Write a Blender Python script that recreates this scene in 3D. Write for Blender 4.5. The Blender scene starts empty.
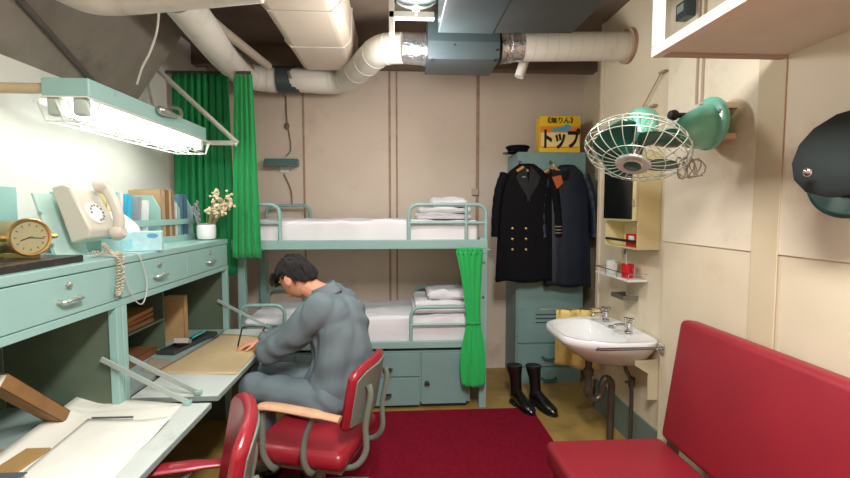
import bpy, bmesh, math, random
from mathutils import Vector, Matrix, Euler, noise
random.seed(7)
C = bpy.context.scene.collection
PI = math.pi
V = Vector

# ------------------------------------------------------------------ camera
F = 450.0; H = 1.5
YAW = math.atan(27 / F); PIT = math.atan(29 / F)
cam_d = bpy.data.cameras.new('camera'); cam = bpy.data.objects.new('camera', cam_d); C.objects.link(cam)
cam.location = (0, 0, H); cam.rotation_euler = (PI / 2 - PIT, 0, -YAW)
cam_d.sensor_width = 36; cam_d.lens = F / 850 * 36; cam_d.clip_start = .02
bpy.context.scene.camera = cam
RC = Euler((PI / 2 - PIT, 0, -YAW)).to_matrix()

def P(px, py, X=None, Y=None, Z=None):
    """the point of the room seen at a pixel of the photograph, on a given wall / depth / height"""
    d = RC @ V((px - 425, -(py - 239), -F))
    if Y is not None: t = Y / d.y
    elif X is not None: t = X / d.x
    else: t = (Z - H) / d.z
    return V((0, 0, H)) + d * t

# ------------------------------------------------------------------ materials
def lin(c):
    c = c / 255.0
    return c / 12.92 if c <= .04045 else ((c + .055) / 1.055) ** 2.4
MATS = {}
def mat(name, rgb, rough=.5, metal=0., var=.06, scale=6., bump=0., bscale=60., coat=0., dirt=None, dscale=3., dth=(.55, .75), sheen=0, spec=.5, trans=0.):
    if name in MATS: return MATS[name]
    m = bpy.data.materials.new(name); m.use_nodes = True; MATS[name] = m
    nt = m.node_tree; N = nt.nodes; L = nt.links
    b = N['Principled BSDF']
    col = [lin(c) for c in rgb]
    tc = N.new('ShaderNodeTexCoord')
    nz = N.new('ShaderNodeTexNoise'); nz.inputs['Scale'].default_value = scale; nz.inputs['Detail'].default_value = 5
    L.new(tc.outputs['Object'], nz.inputs['Vector'])
    rp = N.new('ShaderNodeValToRGB'); rp.color_ramp.elements[0].position = .3; rp.color_ramp.elements[1].position = .7
    rp.color_ramp.elements[0].color = [c * (1 - var) for c in col] + [1]
    rp.color_ramp.elements[1].color = [min(1, c * (1 + var)) for c in col] + [1]
    L.new(nz.outputs['Fac'], rp.inputs['Fac'])
    out = rp.outputs['Color']
    if dirt:
        n2 = N.new('ShaderNodeTexNoise'); n2.inputs['Scale'].default_value = dscale; n2.inputs['Detail'].default_value = 9; n2.inputs['Roughness'].default_value = .65
        L.new(tc.outputs['Object'], n2.inputs['Vector'])
        r2 = N.new('ShaderNodeValToRGB'); r2.color_ramp.elements[0].position = dth[0]; r2.color_ramp.elements[1].position = dth[1]
        L.new(n2.outputs['Fac'], r2.inputs['Fac'])
        mx = N.new('ShaderNodeMix'); mx.data_type = 'RGBA'
        L.new(r2.outputs['Color'], mx.inputs['Factor']); L.new(out, mx.inputs[6]); mx.inputs[7].default_value = [lin(c) for c in dirt] + [1]
        out = mx.outputs[2]
    L.new(out, b.inputs['Base Color'])
    b.inputs['Roughness'].default_value = rough; b.inputs['Metallic'].default_value = metal
    b.inputs['Specular IOR Level'].default_value = spec
    if coat: b.inputs['Coat Weight'].default_value = coat; b.inputs['Coat Roughness'].default_value = .15
    if sheen: b.inputs['Sheen Weight'].default_value = sheen
    if trans: b.inputs['Transmission Weight'].default_value = trans
    if bump:
        n3 = N.new('ShaderNodeTexNoise'); n3.inputs['Scale'].default_value = bscale; n3.inputs['Detail'].default_value = 4
        L.new(tc.outputs['Object'], n3.inputs['Vector'])
        bp = N.new('ShaderNodeBump'); bp.inputs['Strength'].default_value = bump; bp.inputs['Distance'].default_value = .01
        L.new(n3.outputs['Fac'], bp.inputs['Height']); L.new(bp.outputs['Normal'], b.inputs['Normal'])
    return m
def emis(name, rgb, s):
    m = bpy.data.materials.new(name); m.use_nodes = True
    b = m.node_tree.nodes['Principled BSDF']
    b.inputs['Base Color'].default_value = (.8, .8, .8, 1)
    b.inputs['Emission Color'].default_value = [lin(c) for c in rgb] + [1]; b.inputs['Emission Strength'].default_value = s
    return m

TEAL = mat('painted steel teal', (148, 186, 180), .42, 0, .04, 4, .05, 90, dirt=(112, 132, 122), dscale=7, dth=(.66, .85))
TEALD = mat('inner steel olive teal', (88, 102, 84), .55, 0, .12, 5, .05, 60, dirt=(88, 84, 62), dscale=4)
LOCK = mat('locker steel blue green', (122, 154, 152), .45, 0, .05, 4, dirt=(92, 112, 104), dscale=6, dth=(.62, .85))
BEDT = mat('bunk steel pale teal', (142, 176, 172), .4, 0, .04, 6)
CREAM = mat('cream paint right wall', (216, 202, 176), .6, 0, .05, 2.5, .12, 14, dirt=(178, 156, 120), dscale=1.7, dth=(.6, .95))
BACKW = mat('mauve beige panel paint', (216, 200, 184), .6, 0, .05, 2.0, .1, 12, dirt=(176, 148, 128), dscale=1.8, dth=(.58, .9))
LEFTW = mat('white left wall paint', (214, 214, 206), .6, 0, .03, 3, .08, 15)
GREYW = mat('shaded upper wall grey', (128, 120, 110), .8, 0, .12, 6, .35, 30, dirt=(100, 88, 76), dscale=4)  # shade above the tube light put into this grey
CEIL = mat('ceiling grey brown', (112, 98, 86), .8, 0, .12, 4, .2, 20)
SEAM = mat('rusty seam', (168, 140, 120), .7, 0, .2, 12)
WRAP = mat('white duct wrapping', (214, 210, 200), .7, 0, .04, 5, .25, 22, dirt=(182, 170, 150), dscale=3)
DUCTG = mat('grey duct steel', (68, 80, 84), .38, .2, .08, 5)
DUCTD = mat('dark grey duct steel', (72, 76, 76), .5, .2, .1, 5)
FOIL = mat('aluminium foil tape', (205, 205, 208), .25, .9, .1, 20, .9, 45)
WHITEM = mat('white enamel metal', (226, 226, 220), .35, 0, .02, 5)
SHEET = mat('white bed linen', (226, 224, 228), .85, 0, .02, 6, .12, 25, sheen=.2)
GREENC = mat('green curtain cloth', (14, 150, 78), .8, 0, .08, 8, .1, 120, sheen=.3)
REDV = mat('red vinyl', (146, 30, 42), .36, 0, .08, 5, .08, 50, coat=.15)
REDS = mat('red sofa vinyl', (140, 28, 42), .5, 0, .08, 4, .06, 150)
CARPET = mat('crimson carpet pile', (122, 16, 38), .95, 0, .16, 40, .6, 250, spec=.1)
FLOORM = mat('ochre worn linoleum', (160, 130, 70), .4, 0, .1, 4, .05, 30, dirt=(104, 78, 42), dscale=3, dth=(.5, .8))
CHROME = mat('chrome', (200, 200, 200), .15, 1, .02)
STEELH = mat('brushed handle metal', (190, 192, 184), .3, .8, .05)
BLACKM = mat('black matte', (18, 18, 18), .6)
BLACKC = mat('black uniform wool', (17, 17, 21), .9, 0, .1, 30, .1, 200, spec=.15)
NAVY = mat('navy nylon', (17, 27, 44), .5, 0, .15, 8, .2, 40)
ORANGE = mat('orange lining', (178, 84, 40), .8)
GOLD = mat('gold button', (196, 170, 110), .3, .8)
WOODH = mat('hanger wood', (196, 142, 88), .5, 0, .1, 20)
ARMW = mat('worn armrest wood', (202, 158, 126), .4, 0, .12, 14, coat=.2)
GGREY = mat('grey green chair metal', (120, 132, 120), .42, .2, .06)
PAPER = mat('white paper', (232, 230, 218), .8, 0, .02, 3)
KRAFT = mat('kraft paper', (196, 172, 132), .8, 0, .04, 6)
DESKT = mat('worn desk laminate', (200, 206, 200), .45, 0, .04, 5, dirt=(160, 164, 154), dscale=6, dth=(.6, .85))
BRASS = mat('aged brass', (196, 160, 100), .32, .85, .12, 9)
DIAL = mat('clock dial', (158, 152, 116), .5, 0, .08, 12)
BEIGEP = mat('ivory telephone plastic', (206, 202, 188), .35, 0, .02, coat=.2)
PORC = mat('white porcelain', (232, 232, 232), .14, 0, .01, coat=.4)
FANG = mat('fan green enamel', (122, 198, 174), .28, 0, .05, 5, coat=.4)
FANB = mat('fan blade dark green', (10, 84, 68), .3, 0, .05, coat=.3)
WIREM = mat('pale wire', (196, 206, 190), .4, .3)
YEL = mat('yellow box print', (240, 200, 40), .5, 0, .02)
ORP = mat('orange box print', (236, 140, 40), .5, 0, .02)
BLUEP = mat('light blue print', (80, 170, 210), .5)
REDP = mat('red plastic', (206, 26, 34), .4)
WHITEP = mat('white plastic', (232, 232, 230), .4)
MIRR = mat('dark mirror', (24, 28, 26), .12, .3)
LEATH = mat('black boot leather', (14, 14, 15), .28, 0, .1, 10, .1, 30, coat=.4)
PIPEM = mat('dark waste pipe', (92, 84, 74), .35, .6, .15, 15)
TOWEL = mat('yellow towel', (222, 196, 120), .9, 0, .1, 12, .3, 90)
OVERALL = mat('grey green coverall', (106, 120, 126), .75, 0, .06, 7, .12, 160)
SKIN = mat('skin', (214, 150, 120), .5, 0, .05, 12)
HAIR = mat('dark hair', (26, 20, 20), .8, 0, .35, 60, .5, 160)
BROWNB = mat('brown leather book', (140, 104, 66), .6, 0, .15, 9)
DKBAND = mat('dull dark band', (84, 80, 74), .7)

# ------------------------------------------------------------------ mesh builder
W = {}
class MB:
    def __init__(s): s.v = []; s.f = []; s.mi = []; s.m = 0
    def add(s, vs, fs, M=None):
        o = len(s.v)
        s.v += [(M @ V(p)) if M else V(p) for p in vs]
        s.f += [[i + o for i in f] for f in fs]; s.mi += [s.m] * len(fs)
        return s
    def box(s, lo, hi, M=None, b=0):
        x0, y0, z0 = lo; x1, y1, z1 = hi
        if b <= 0:
            vs = [(x0,y0,z0),(x1,y0,z0),(x1,y1,z0),(x0,y1,z0),(x0,y0,z1),(x1,y0,z1),(x1,y1,z1),(x0,y1,z1)]
            return s.add(vs, [(0,3,2,1),(4,5,6,7),(0,1,5,4),(1,2,6,5),(2,3,7,6),(3,0,4,7)], M)
        bm = bmesh.new(); bmesh.ops.create_cube(bm, size=1)
        for v in bm.verts:
            v.co = V(((x0+x1)/2 + v.co.x*(x1-x0), (y0+y1)/2 + v.co.y*(y1-y0), (z0+z1)/2 + v.co.z*(z1-z0)))
        bmesh.ops.bevel(bm, geom=list(bm.edges), offset=b, segments=3, affect='EDGES', profile=.5)
        bm.verts.index_update()
        s.add([v.co.copy() for v in bm.verts], [[v.index for v in f.verts] for f in bm.faces], M); bm.free(); return s
    def ring(s, rings, cap=True, closed=False, M=None):
        n = len(rings[0]); vs = [p for r in rings for p in r]; fs = []
        m = len(rings)
        for i in range(m if closed else m - 1):
            for j in range(n):
                a = i*n + j; b = i*n + (j+1) % n; c = ((i+1) % m)*n + (j+1) % n; d = ((i+1) % m)*n + j
                fs.append((a, b, c, d))
        if cap and not closed:
            fs.append(tuple(reversed(range(n)))); fs.append(tuple((m-1)*n + j for j in range(n)))
        return s.add(vs, fs, M)
    def tube(s, pts, r, n=10, closed=False, cap=True, M=None, flat=1.0):
        pts = [V(p) for p in pts]; m = len(pts)
        rs = r if isinstance(r, (list, tuple)) else [r] * m
        def tan(i):
            a = pts[(i-1) % m] if (closed or i > 0) else pts[i]
            b = pts[(i+1) % m] if (closed or i < m-1) else pts[i]
            t = b - a
            return t.normalized() if t.length > 1e-9 else V((0, 0, 1))
        t0 = tan(0); up = V((0,0,1)) if abs(t0.z) < .9 else V((0,1,0))
        u = (up - t0 * up.dot(t0)).normalized(); rings = []
        for i in range(m):
            t = tan(i); u = (u - t * u.dot(t)).normalized(); w = t.cross(u)
            rings.append([pts[i] + (u * math.cos(2*PI*k/n) + w * math.sin(2*PI*k/n) * flat) * rs[i] for k in range(n)])
        return s.ring(rings, cap, closed, M)
    def lathe(s, prof, n=24, M=None, cap=True):
        rings = [[(r*math.cos(2*PI*k/n), r*math.sin(2*PI*k/n), z) for k in range(n)] for r, z in prof]
        return s.ring(rings, cap, False, M)
    def ell(s, c, r, M=None, nu=20, nv=12):
        c = V(c); rings = []
        for i in range(nv + 1):
            a = PI * i / nv; a = min(max(a, .02), PI - .02)
            rings.append([(c.x + r[0]*math.sin(a)*math.cos(2*PI*k/nu), c.y + r[1]*math.sin(a)*math.sin(2*PI*k/nu), c.z - r[2]*math.cos(a)) for k in range(nu)])
        return s.ring(rings, True, False, M)
    def cap(s, a, b, ra, rb, n=14):
        """tapered capsule"""
        a = V(a); b = V(b); d = (b - a).normalized(); pts = []; rs = []
        for k in range(5):
            t = PI/2 * k / 4; pts.append(a - d * ra * math.cos(t)); rs.append(max(ra * math.sin(t), .0008))
        for k in range(5):
            t = PI/2 * k / 4; pts.append(b + d * rb * math.sin(t)); rs.append(max(rb * math.cos(t), .0008))
        return s.tube(pts, rs, n)
    def prism(s, poly, lo, hi, axis='y', M=None):
        """poly in the two other axes (in order), extruded along axis"""
        def mk(p, t): return {'x': (t, p[0], p[1]), 'y': (p[0], t, p[1]), 'z': (p[0], p[1], t)}[axis]
        n = len(poly)
        return s.add([mk(p, lo) for p in poly] + [mk(p, hi) for p in poly],
                     [tuple(range(n)), tuple(reversed(range(n, 2*n)))] + [(i, i+n, (i+1) % n + n, (i+1) % n) for i in range(n)], M)
    def grid(s, fn, nu, nv, M=None):
        vs = [fn(i/nu, j/nv) for j in range(nv+1) for i in range(nu+1)]
        fs = [(j*(nu+1)+i, j*(nu+1)+i+1, (j+1)*(nu+1)+i+1, (j+1)*(nu+1)+i) for j in range(nv) for i in range(nu)]
        return s.add(vs, fs, M)
    def build(s, name, m, parent=None, local=False, smooth=False, bevel=0, solid=0, sub=0, offset=0, remesh=0, smoothmod=0):
        me = bpy.data.meshes.new(name)
        vs = s.v
        if parent is not None and not local:
            inv = W[parent.name].inverted(); vs = [inv @ v for v in vs]
        org = V((0, 0, 0))
        if parent is None:                      # a single-mesh thing: origin at the middle of its base
            xs = [v.x for v in vs]; ys = [v.y for v in vs]; zs = [v.z for v in vs]
            org = V(((min(xs)+max(xs))/2, (min(ys)+max(ys))/2, min(zs)))
            vs = [v - org for v in vs]
        me.from_pydata([tuple(v) for v in vs], [], s.f)
        ms = m if isinstance(m, (list, tuple)) else [m]
        for q in ms: me.materials.append(q)
        me.polygons.foreach_set('material_index', s.mi)
        bm = bmesh.new(); bm.from_mesh(me); bmesh.ops.recalc_face_normals(bm, faces=bm.faces); bm.to_mesh(me); bm.free()
        if smooth:
            me.polygons.foreach_set('use_smooth', [True] * len(me.polygons))
            try: me.set_sharp_from_angle(angle=math.radians(40))
            except Exception: pass
        o = bpy.data.objects.new(name, me); C.objects.link(o); o.location = org
        if parent is not None:
            o.parent = parent; W[o.name] = W[parent.name]
        else: W[o.name] = Matrix.Translation(org)
        if remesh:
            r = o.modifiers.new('r', 'REMESH'); r.mode = 'VOXEL'; r.voxel_size = remesh; r.use_smooth_shade = True
        if smoothmod:
            r = o.modifiers.new('s', 'SMOOTH'); r.factor = .5; r.iterations = smoothmod
        if solid:
            q = o.modifiers.new('t', 'SOLIDIFY'); q.thickness = solid; q.offset = offset
        if bevel:
            q = o.modifiers.new('b', 'BEVEL'); q.width = bevel; q.segments = 2; q.limit_method = 'ANGLE'; q.angle_limit = math.radians(35)
        if sub:
            q = o.modifiers.new('u', 'SUBSURF'); q.levels = sub; q.render_levels = sub
        return o

def tag(o, label=None, cat=None, group=None, kind=None):
    if label: o['label'] = label
    if cat: o['category'] = cat
    if group: o['group'] = group
    if kind: o['kind'] = kind
    return o
def thing(name, label, cat, loc=(0, 0, 0), rot=(0, 0, 0), group=None):
    o = bpy.data.objects.new(name, None); C.objects.link(o); o.empty_display_size = .05
    o.location = loc; o.rotation_euler = rot if isinstance(rot, (tuple, list)) else (0, 0, rot)
    W[o.name] = Matrix.Translation(V(loc)) @ Euler(o.rotation_euler).to_matrix().to_4x4()
    return tag(o, label, cat, group)
def struct(name, mb, m, **k):
    return tag(mb.build(name, m, **k), kind='structure')
def bake(o):
    """apply the modifiers of o to its mesh data (keeps one mesh object)"""
    dg = bpy.context.evaluated_depsgraph_get(); dg.update()
    me = bpy.data.meshes.new_from_object(o.evaluated_get(dg)); o.modifiers.clear(); o.data = me
    return me
def smoothpath(pts, k=6):
    pts = [V(p) for p in pts]; out = []
    for i in range(len(pts) - 1):
        p0 = pts[max(i-1, 0)]; p1 = pts[i]; p2 = pts[i+1]; p3 = pts[min(i+2, len(pts)-1)]
        for j in range(k):
            t = j / k
            out.append(.5 * ((2*p1) + (-p0+p2)*t + (2*p0-5*p1+4*p2-p3)*t*t + (-p0+3*p1-3*p2+p3)*t**3))
    out.append(pts[-1]); return out
def textmesh(s, size, ext=.0006, off=0):
    cu = bpy.data.curves.new('t', 'FONT'); cu.body = s; cu.size = size; cu.extrude = ext; cu.align_x = 'CENTER'; cu.align_y = 'CENTER'; cu.resolution_u = 3; cu.offset = off
    o = bpy.data.objects.new('t', cu); C.objects.link(o)
    dg = bpy.context.evaluated_depsgraph_get(); dg.update()
    me = bpy.data.meshes.new_from_object(o.evaluated_get(dg))
    vs = [v.co.copy() for v in me.vertices]; fs = [list(p.vertices) for p in me.polygons]
    bpy.data.objects.remove(o); return vs, fs

# ------------------------------------------------------------------ the room
XL = -1.68; XR = 1.45; XR2 = 1.50; XR3 = 1.72; YB = 4.15; YF = -1.3; ZC = 2.85; YS = 2.37
struct('floor', MB().box((XL-.1, YF-.1, -.1), (XR3+.1, YB+.1, 0)), FLOORM)
struct('ceiling', MB().box((XL-.1, YF-.1, ZC), (XR3+.1, YB+.1, ZC+.1)), CEIL)
struct('wall_back', MB().box((XL-.1, YB, 0), (XR3+.1, YB+.1, ZC)), BACKW)
struct('wall_left', MB().box((XL-.1, YF, 0), (XL, YB, ZC)), LEFTW)
struct('wall_front', MB().box((XL-.1, YF-.1, 0), (XR3+.1, YF, ZC)), CREAM)
w = MB(); w.box((XR, YF, 0), (XR3+.1, YS, ZC)); w.box((XR2, YS, 0), (XR3+.1, 3.28, ZC)); w.box((XR3, 3.28, 0), (XR3+.1, YB, ZC))
struct('wall_right', w, CREAM)
# whiter upper sheet of the right wall, its lower edge a lap seam
w = MB(); w.box((XR-.006, -.4, 1.33), (XR, YS, ZC)); struct('trim_1', w, mat('paler upper wall paint', (226, 214, 192), .6, 0, .04, 2, .1, 12, dirt=(196, 176, 144), dscale=1.6), bevel=.002)
w = MB(); w.box((XR-.012, 1.62, 0), (XR-.006, 1.75, ZC)); struct('trim_2', w, mat('wall frame strip paint', (206, 190, 160), .6, 0, .05, 2.5, .1, 14), bevel=.003)
# skirting at the wash corner
w = MB(); w.box((XR2-.012, YS, 0), (XR2, 3.28, .22)); struct('baseboard_right', w, mat('grey green skirting', (112, 128, 120), .5, 0, .08, 5))
# corner bead
w = MB(); w.box((XR2-.012, 3.25, 0), (XR2+.02, 3.295, ZC)); struct('trim_3', w, mat('corner bead paint', (214, 198, 176), .6), bevel=.006)
# panel seams of the back wall
for k, (px, ww) in enumerate(((305, .018), (390, .02), (397, .016), (477, .03), (584, .02))):
    x = P(px, 210, Y=YB).x
    struct('trim_%d' % (4+k), MB().box((x-ww/2, YB-.008, 0), (x+ww/2, YB, ZC)), SEAM, bevel=.003)
# sloping soffit added along the left wall, upper-wall shade put into its grey
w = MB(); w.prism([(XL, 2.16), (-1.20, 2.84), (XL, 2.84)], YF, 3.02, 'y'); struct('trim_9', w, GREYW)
# overhead beams
for k, (y0, y1) in enumerate(((3.86, 3.96), (1.0, 1.1))):
    struct('trim_%d' % (10+k), MB().box((XL if k==0 else -1.1, y0, ZC-.16), (XR3 if k==0 else XR, y1, ZC)), CEIL, bevel=.004)
# carpet
ca = MB(); ca.box((-.75, -1.2, 0), (1.0, 3.26, .012))
tag(ca.build('carpet', CARPET, bevel=.004), 'dark crimson carpet covering the floor between desks and sofa', 'carpet')

# ------------------------------------------------------------------ ducts overhead
ZD = 2.56
t = thing('ventilation_duct', 'white wrapped round duct bending twice to the grey duct box', 'duct', (-1.2, 2.2, ZD-.1))
path = smoothpath([(-1.5, 2.05, ZD+.02), (-1.15, 2.45, ZD), (-1.18, 3.05, ZD), (-1.1, 3.55, ZD), (-.95, 3.72, ZD), (-.7, 3.74, ZD), (-.42, 3.72, ZD), (-.2, 3.45, ZD), (-.05, 3.05, ZD), (.02, 2.98, ZD)], 8)
path = smoothpath([P(176, -6, Z=ZD+.03), P(205, 32, Z=ZD), P(226, 58, Z=ZD), P(246, 75, Z=ZD), P(272, 80, Z=ZD), P(300, 80, Z=ZD), P(340, 81, Z=ZD), P(362, 66, Z=ZD), P(380, 51, Z=ZD), P(403, 48, Z=ZD)], 8)
MB().tube(path, .098, 24).build('duct_sleeve', WRAP, t, smooth=True)
for i in (18, 22, 26, 30, 34, 46, 50, 54, 58, 62, 66):
    if i+1 < len(path): MB().tube([path[i], path[i] + (path[i+1]-path[i]).normalized()*.012], .1005, 24).build('wrap_seam', mat('wrap seam white', (206, 202, 192), .7), t, smooth=True)
a = P(278, 80, Z=ZD); b = P(300, 80.5, Z=ZD)
cl = MB().tube([a, b], .106, 24); cl.build('clamp_band', DUCTG, t, smooth=True)
MB().cap(P(288, 72, Y=a.y-.105), P(291, 78, Y=a.y-.115), .012, .008).build('band_latch', STEELH, t, smooth=True)
p0 = P(401, 48, Z=ZD); p1 = P(431, 50, Z=ZD)
n = 16; fo = MB(); rr = []
for i in range(n+1):
    q = p0.lerp(p1, i/n); rr.append((q, .098 + .004*random.uniform(-1, 1) + .006*(i/n)))
fo.tube([q for q, _ in rr], [r for _, r in rr], 20).build('foil_tape', FOIL, t, smooth=True)

bx0 = .19; 
t = thing('duct_box', 'grey steel duct box hanging between the two white ducts', 'duct box', (.4, 2.95, 2.41))
yb = 2.80
q = MB().prism([(yb, 2.42), (yb+.33, 2.42), (yb+.33, 2.68), (yb, 2.68), (yb-.02, 2.52)], P(428, 50, Y=2.8).x, P(500, 50, Y=2.8).x, 'x'); q.build('casing', DUCTG, t, bevel=.005)
q = MB()
for px, py in ((432, 60), (495, 60), (455, 45), (497, 50)): c = P(px, py, Y=yb-.012); q.box((c.x-.005, c.y-.006, c.z-.005), (c.x+.005, c.y+.02, c.z+.005))
tag(q.build('rivet', BLACKM, t), kind=None)
for px in (440, 488): x = P(px, 40, Y=2.95).x; MB().box((x-.012, 3.08, 2.68), (x+.012, 3.084, ZC)).build('hanger_strap', STEELH, t)
t = thing('fan_housing', 'large dark grey steel housing bolted to the ceiling above the duct box', 'housing', (.6, 2.3, 2.5))
xa = P(438, 36, Y=2.5).x; xb = P(572, 32, Y=2.5).x
MB().prism([(xa, 2.46), (xa+.3, 2.46), (xa+.3, 2.85), (xa, 2.85)], 1.7, 2.5, 'y').build('side_panel', DUCTG, t, bevel=.004)
MB().prism([(xa+.301, 2.464), (xb, 2.474), (xb+.14, 2.85), (xa+.301, 2.85)], 1.7, 2.5, 'y').build('main_panel', DUCTD, t, bevel=.004)
t = thing('wall_duct', 'white wrapped straight duct running into the right wall', 'duct', (1.1, 2.88, ZD-.1))
a = P(520, 47, Y=2.90); b = P(634, 42, X=1.50)
b = V((1.52, a.y+.0, a.z+.02))
pts = [a.lerp(b, i/10) for i in range(11)]
MB().tube(pts, .088, 24).build('duct_sleeve', WRAP, t, smooth=True)
for i in range(1, 10): MB().tube([pts[i], pts[i]+V((.008, 0, 0))], .0885, 24).build('wrap_seam', MATS['wrap seam white'], t, smooth=True)
p1 = P(499, 48, Y=2.90); q = MB(); q.tube([p1.lerp(a+V((.01,0,0)), i/10) for i in range(11)], [.098 - .001*i + .004*random.uniform(-1, 1) for i in range(11)], 20)
q.build('foil_tape', FOIL, t, smooth=True)
MB().tube([V((1.475, b.y, b.z)), V((1.50, b.y, b.z))], .11, 24).build('wall_collar', SEAM, t, smooth=True)
q = MB().tube([V((P(530, 45, Y=3.05).x, 3.05, ZC)), P(530, 45, Y=3.05), P(526, 56, Y=3.05), P(519, 77, Y=3.05)], .032, 14); tag(q.build('pipe_stub', WRAP, smooth=True), 'short white pipe end slanting down behind the wall duct', 'pipe')

t = thing('large_duct', 'large boxy cloth wrapped duct hanging from the ceiling in the middle', 'duct', (-.53, 3.0, 2.6))
prof = [(-.74, 2.62), (-.70, 2.58), (-.36, 2.58), (-.31, 2.63), (-.30, 2.84), (-.75, 2.84)]
MB().prism(prof, 1.2, 3.62, 'y').build('duct_body', mat('beige duct wrapping', (206, 192, 176), .7, 0, .05, 4, .3, 10), t, bevel=.02)
for y in (1.8, 2.55, 3.1): MB().prism([(x-.0+(.004 if x > -.5 else -.004), z-(.004 if z < 2.7 else 0)) for x, z in prof], y, y+.012, 'y').build('wrap_seam', MATS['wrap seam white'], t)
MB().prism([(-.50, 2.572), (-.30, 2.61), (-.292, 2.62), (-.292, 2.84), (-.50, 2.84)], 1.5, 2.35, 'y').build('wrap_flap', WRAP, t, bevel=.01)

q = MB(); q.tube(smoothpath([P(60, -22, Y=2.0), P(88, -10, Y=2.02), P(118, -8, Y=2.05), P(180, -13, Y=2.05), P(258, -20, Y=2.05)], 6), .09, 20)
t = thing('cross_duct', 'white wrapped duct crossing at the top left corner of the ceiling', 'duct', (-1.1, 2.05, 2.5))
q.build('duct_sleeve', WRAP, t, smooth=True)
for px in (120, 148, 178, 210, 235): c = P(px, -8-(px-118)*.09, Y=2.05); MB().tube([c, c+V((.012, 0, .004))], .093, 20).build('wrap_seam', MATS['wrap seam white'], t, smooth=True)
q = MB().tube([P(196, 8, Y=2.6), P(225, 32, Y=2.95), P(268, 66, Y=3.5)], .03, 14); tag(q.build('ceiling_pipe', mat('dull pale pipe', (170, 158, 144), .6), smooth=True), 'thin pale pipe running beside the bending white duct', 'pipe')
q = MB().tube(smoothpath([P(159, 4, Y=2.2), P(157, 30, Y=2.25), P(150, 52, Y=2.3), P(142, 68, Y=2.35), P(137, 84, Y=2.4)], 6), .005, 8)
tag(q.build('power_cable', WHITEM, smooth=True), 'white cable dangling from the corner duct to the tube light', 'cable')
q = MB().tube([(-1.62, 1.0, 2.245+.01), (-1.30, 2.1, 2.70), ], .012, 8)
a = P(18, 0, X=-1.40); b_ = P(93, 80, X=-1.62)
q = MB(); q.tube([P(-10, -35, X=-1.51), P(20, 0, X=-1.535), P(95, 84, X=-1.652)], .014, 8)
tag(q.build('cable_run', DKBAND, smooth=True), 'dark cable run slanting across the shade-grey soffit at top left', 'cable')

# round ceiling lamp at the top edge
t = thing('ceiling_lamp', 'round glass ceiling lamp in a dark ring beside the grey housing', 'lamp', (.09, 2.45, 2.6))
cc = P(416, -3, Y=2.55)
M = Matrix.Translation(cc)
MB().lathe([(.13, .05), (.14, .03), (.14, 0), (.125, -.008), (.12, 0)], 28, M).build('lamp_ring', BLACKM, t, smooth=True)
MB().lathe([(.118, .0), (.11, -.02), (.07, -.04), (.004, -.045)], 28, M, cap=False).build('glass_dome', mat('clear lamp glass', (200, 220, 215), .1, 0, .02, trans=.6), t, smooth=True)
q = MB()
for k in range(5): q.lathe([(.018, -.05-.012*k), (.022, -.056-.012*k), (.018, -.062-.012*k)], 14, M)
q.build('bulb', emis('lamp bulb glow', (255, 250, 240), 2.2), t, smooth=True)
q = MB(); c2 = P(398, 16, Y=2.55); q.box((c2.x-.05, c2.y-.02, c2.z-.015), (c2.x+.2, c2.y+.02, c2.z+.02)); q.box((c2.x-.05, c2.y-.02, c2.z-.1), (c2.x-.02, c2.y+.02, ZC))
q.build('bracket', WHITEM, t, bevel=.003)

# ------------------------------------------------------------------ fluorescent fixture
FX0, FX1, FY0, FY1, FZ = -1.43, -1.245, 1.93, 3.05, 1.957
t = thing('tube_light', 'long lit fluorescent tube light in a wire guard over the desks', 'light', ((FX0+FX1)/2, 2.5, 1.9))
MB().box((FX0, FY0, FZ), (FX1, FY1, FZ+.075), b=.006).build('housing', TEAL, t)
MB().prism([(FX0-.03, FZ-.02), (FX0, FZ), (FX1, FZ), (FX1+.03, FZ-.02), (FX1+.027, FZ-.024), (FX1, FZ-.005), (FX0, FZ-.005), (FX0-.027, FZ-.024)], FY0-.01, FY1+.01, 'y').build('reflector', WHITEM, t)
for s in (-1, 1):
    x = (FX0+FX1)/2 + s*.05
    tb = MB().tube([(x, FY0+.06, FZ-.045), (x, FY1-.04, FZ-.045)], .018, 14).build('tube', emis('lit tube', (248, 255, 250), 13), t, smooth=True)
    for y in (FY0+.0, FY1-.045): MB().box((x-.026, y, FZ-.075), (x+.026, y+.045, FZ), b=.012).build('tube_socket', mat('pale socket', (176, 190, 180), .5), t, smooth=True)
q = MB(); zb = 1.862
for x in (FX0+.0, FX0+.07, FX1-.07, FX1): q.tube([(x, FY0-.02, FZ-.02), (x, FY0+.02, zb), (x, FY1-.02, zb), (x, FY1+.02, FZ-.02)], .0032, 6)
for k in range(6):
    y = FY0+.02 + k*(FY1-FY0-.04)/5; q.tube([(FX0-.03, y, FZ-.02), (FX0, y, zb), (FX1, y, zb), (FX1+.03, y, FZ-.02)], .0032, 6)
q.build('wire_guard', WHITEM, t, smooth=True)
q = MB(); c = V((FX1+.02, 2.45, FZ+.06)); q.cap(c, c+V((.0, .07, .0)), .022, .022); q.cap(c+V((0, .09, 0)), c+V((0, .13, 0)), .016, .014); q.tube(smoothpath([c+V((0, .13, 0)), c+V((.01, .2, .01)), c+V((-.02, .24, .06)), c+V((-.08, .25, .07))]), .009, 8)
q.build('cable_gland', STEELH, t, smooth=True)
brk = mat('bracket paint', (190, 190, 178), .5)
t = thing('light_bracket', 'pale angle bracket holding the far end of the tube light', 'bracket', (-1.3, 3.12, 1.97))
c = P(237, 143, Y=3.12)
q = MB(); q.tube([(XL, 3.12, c.z), (c.x, 3.12, c.z)], .016, 4); q.build('arm', brk, t)
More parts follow.
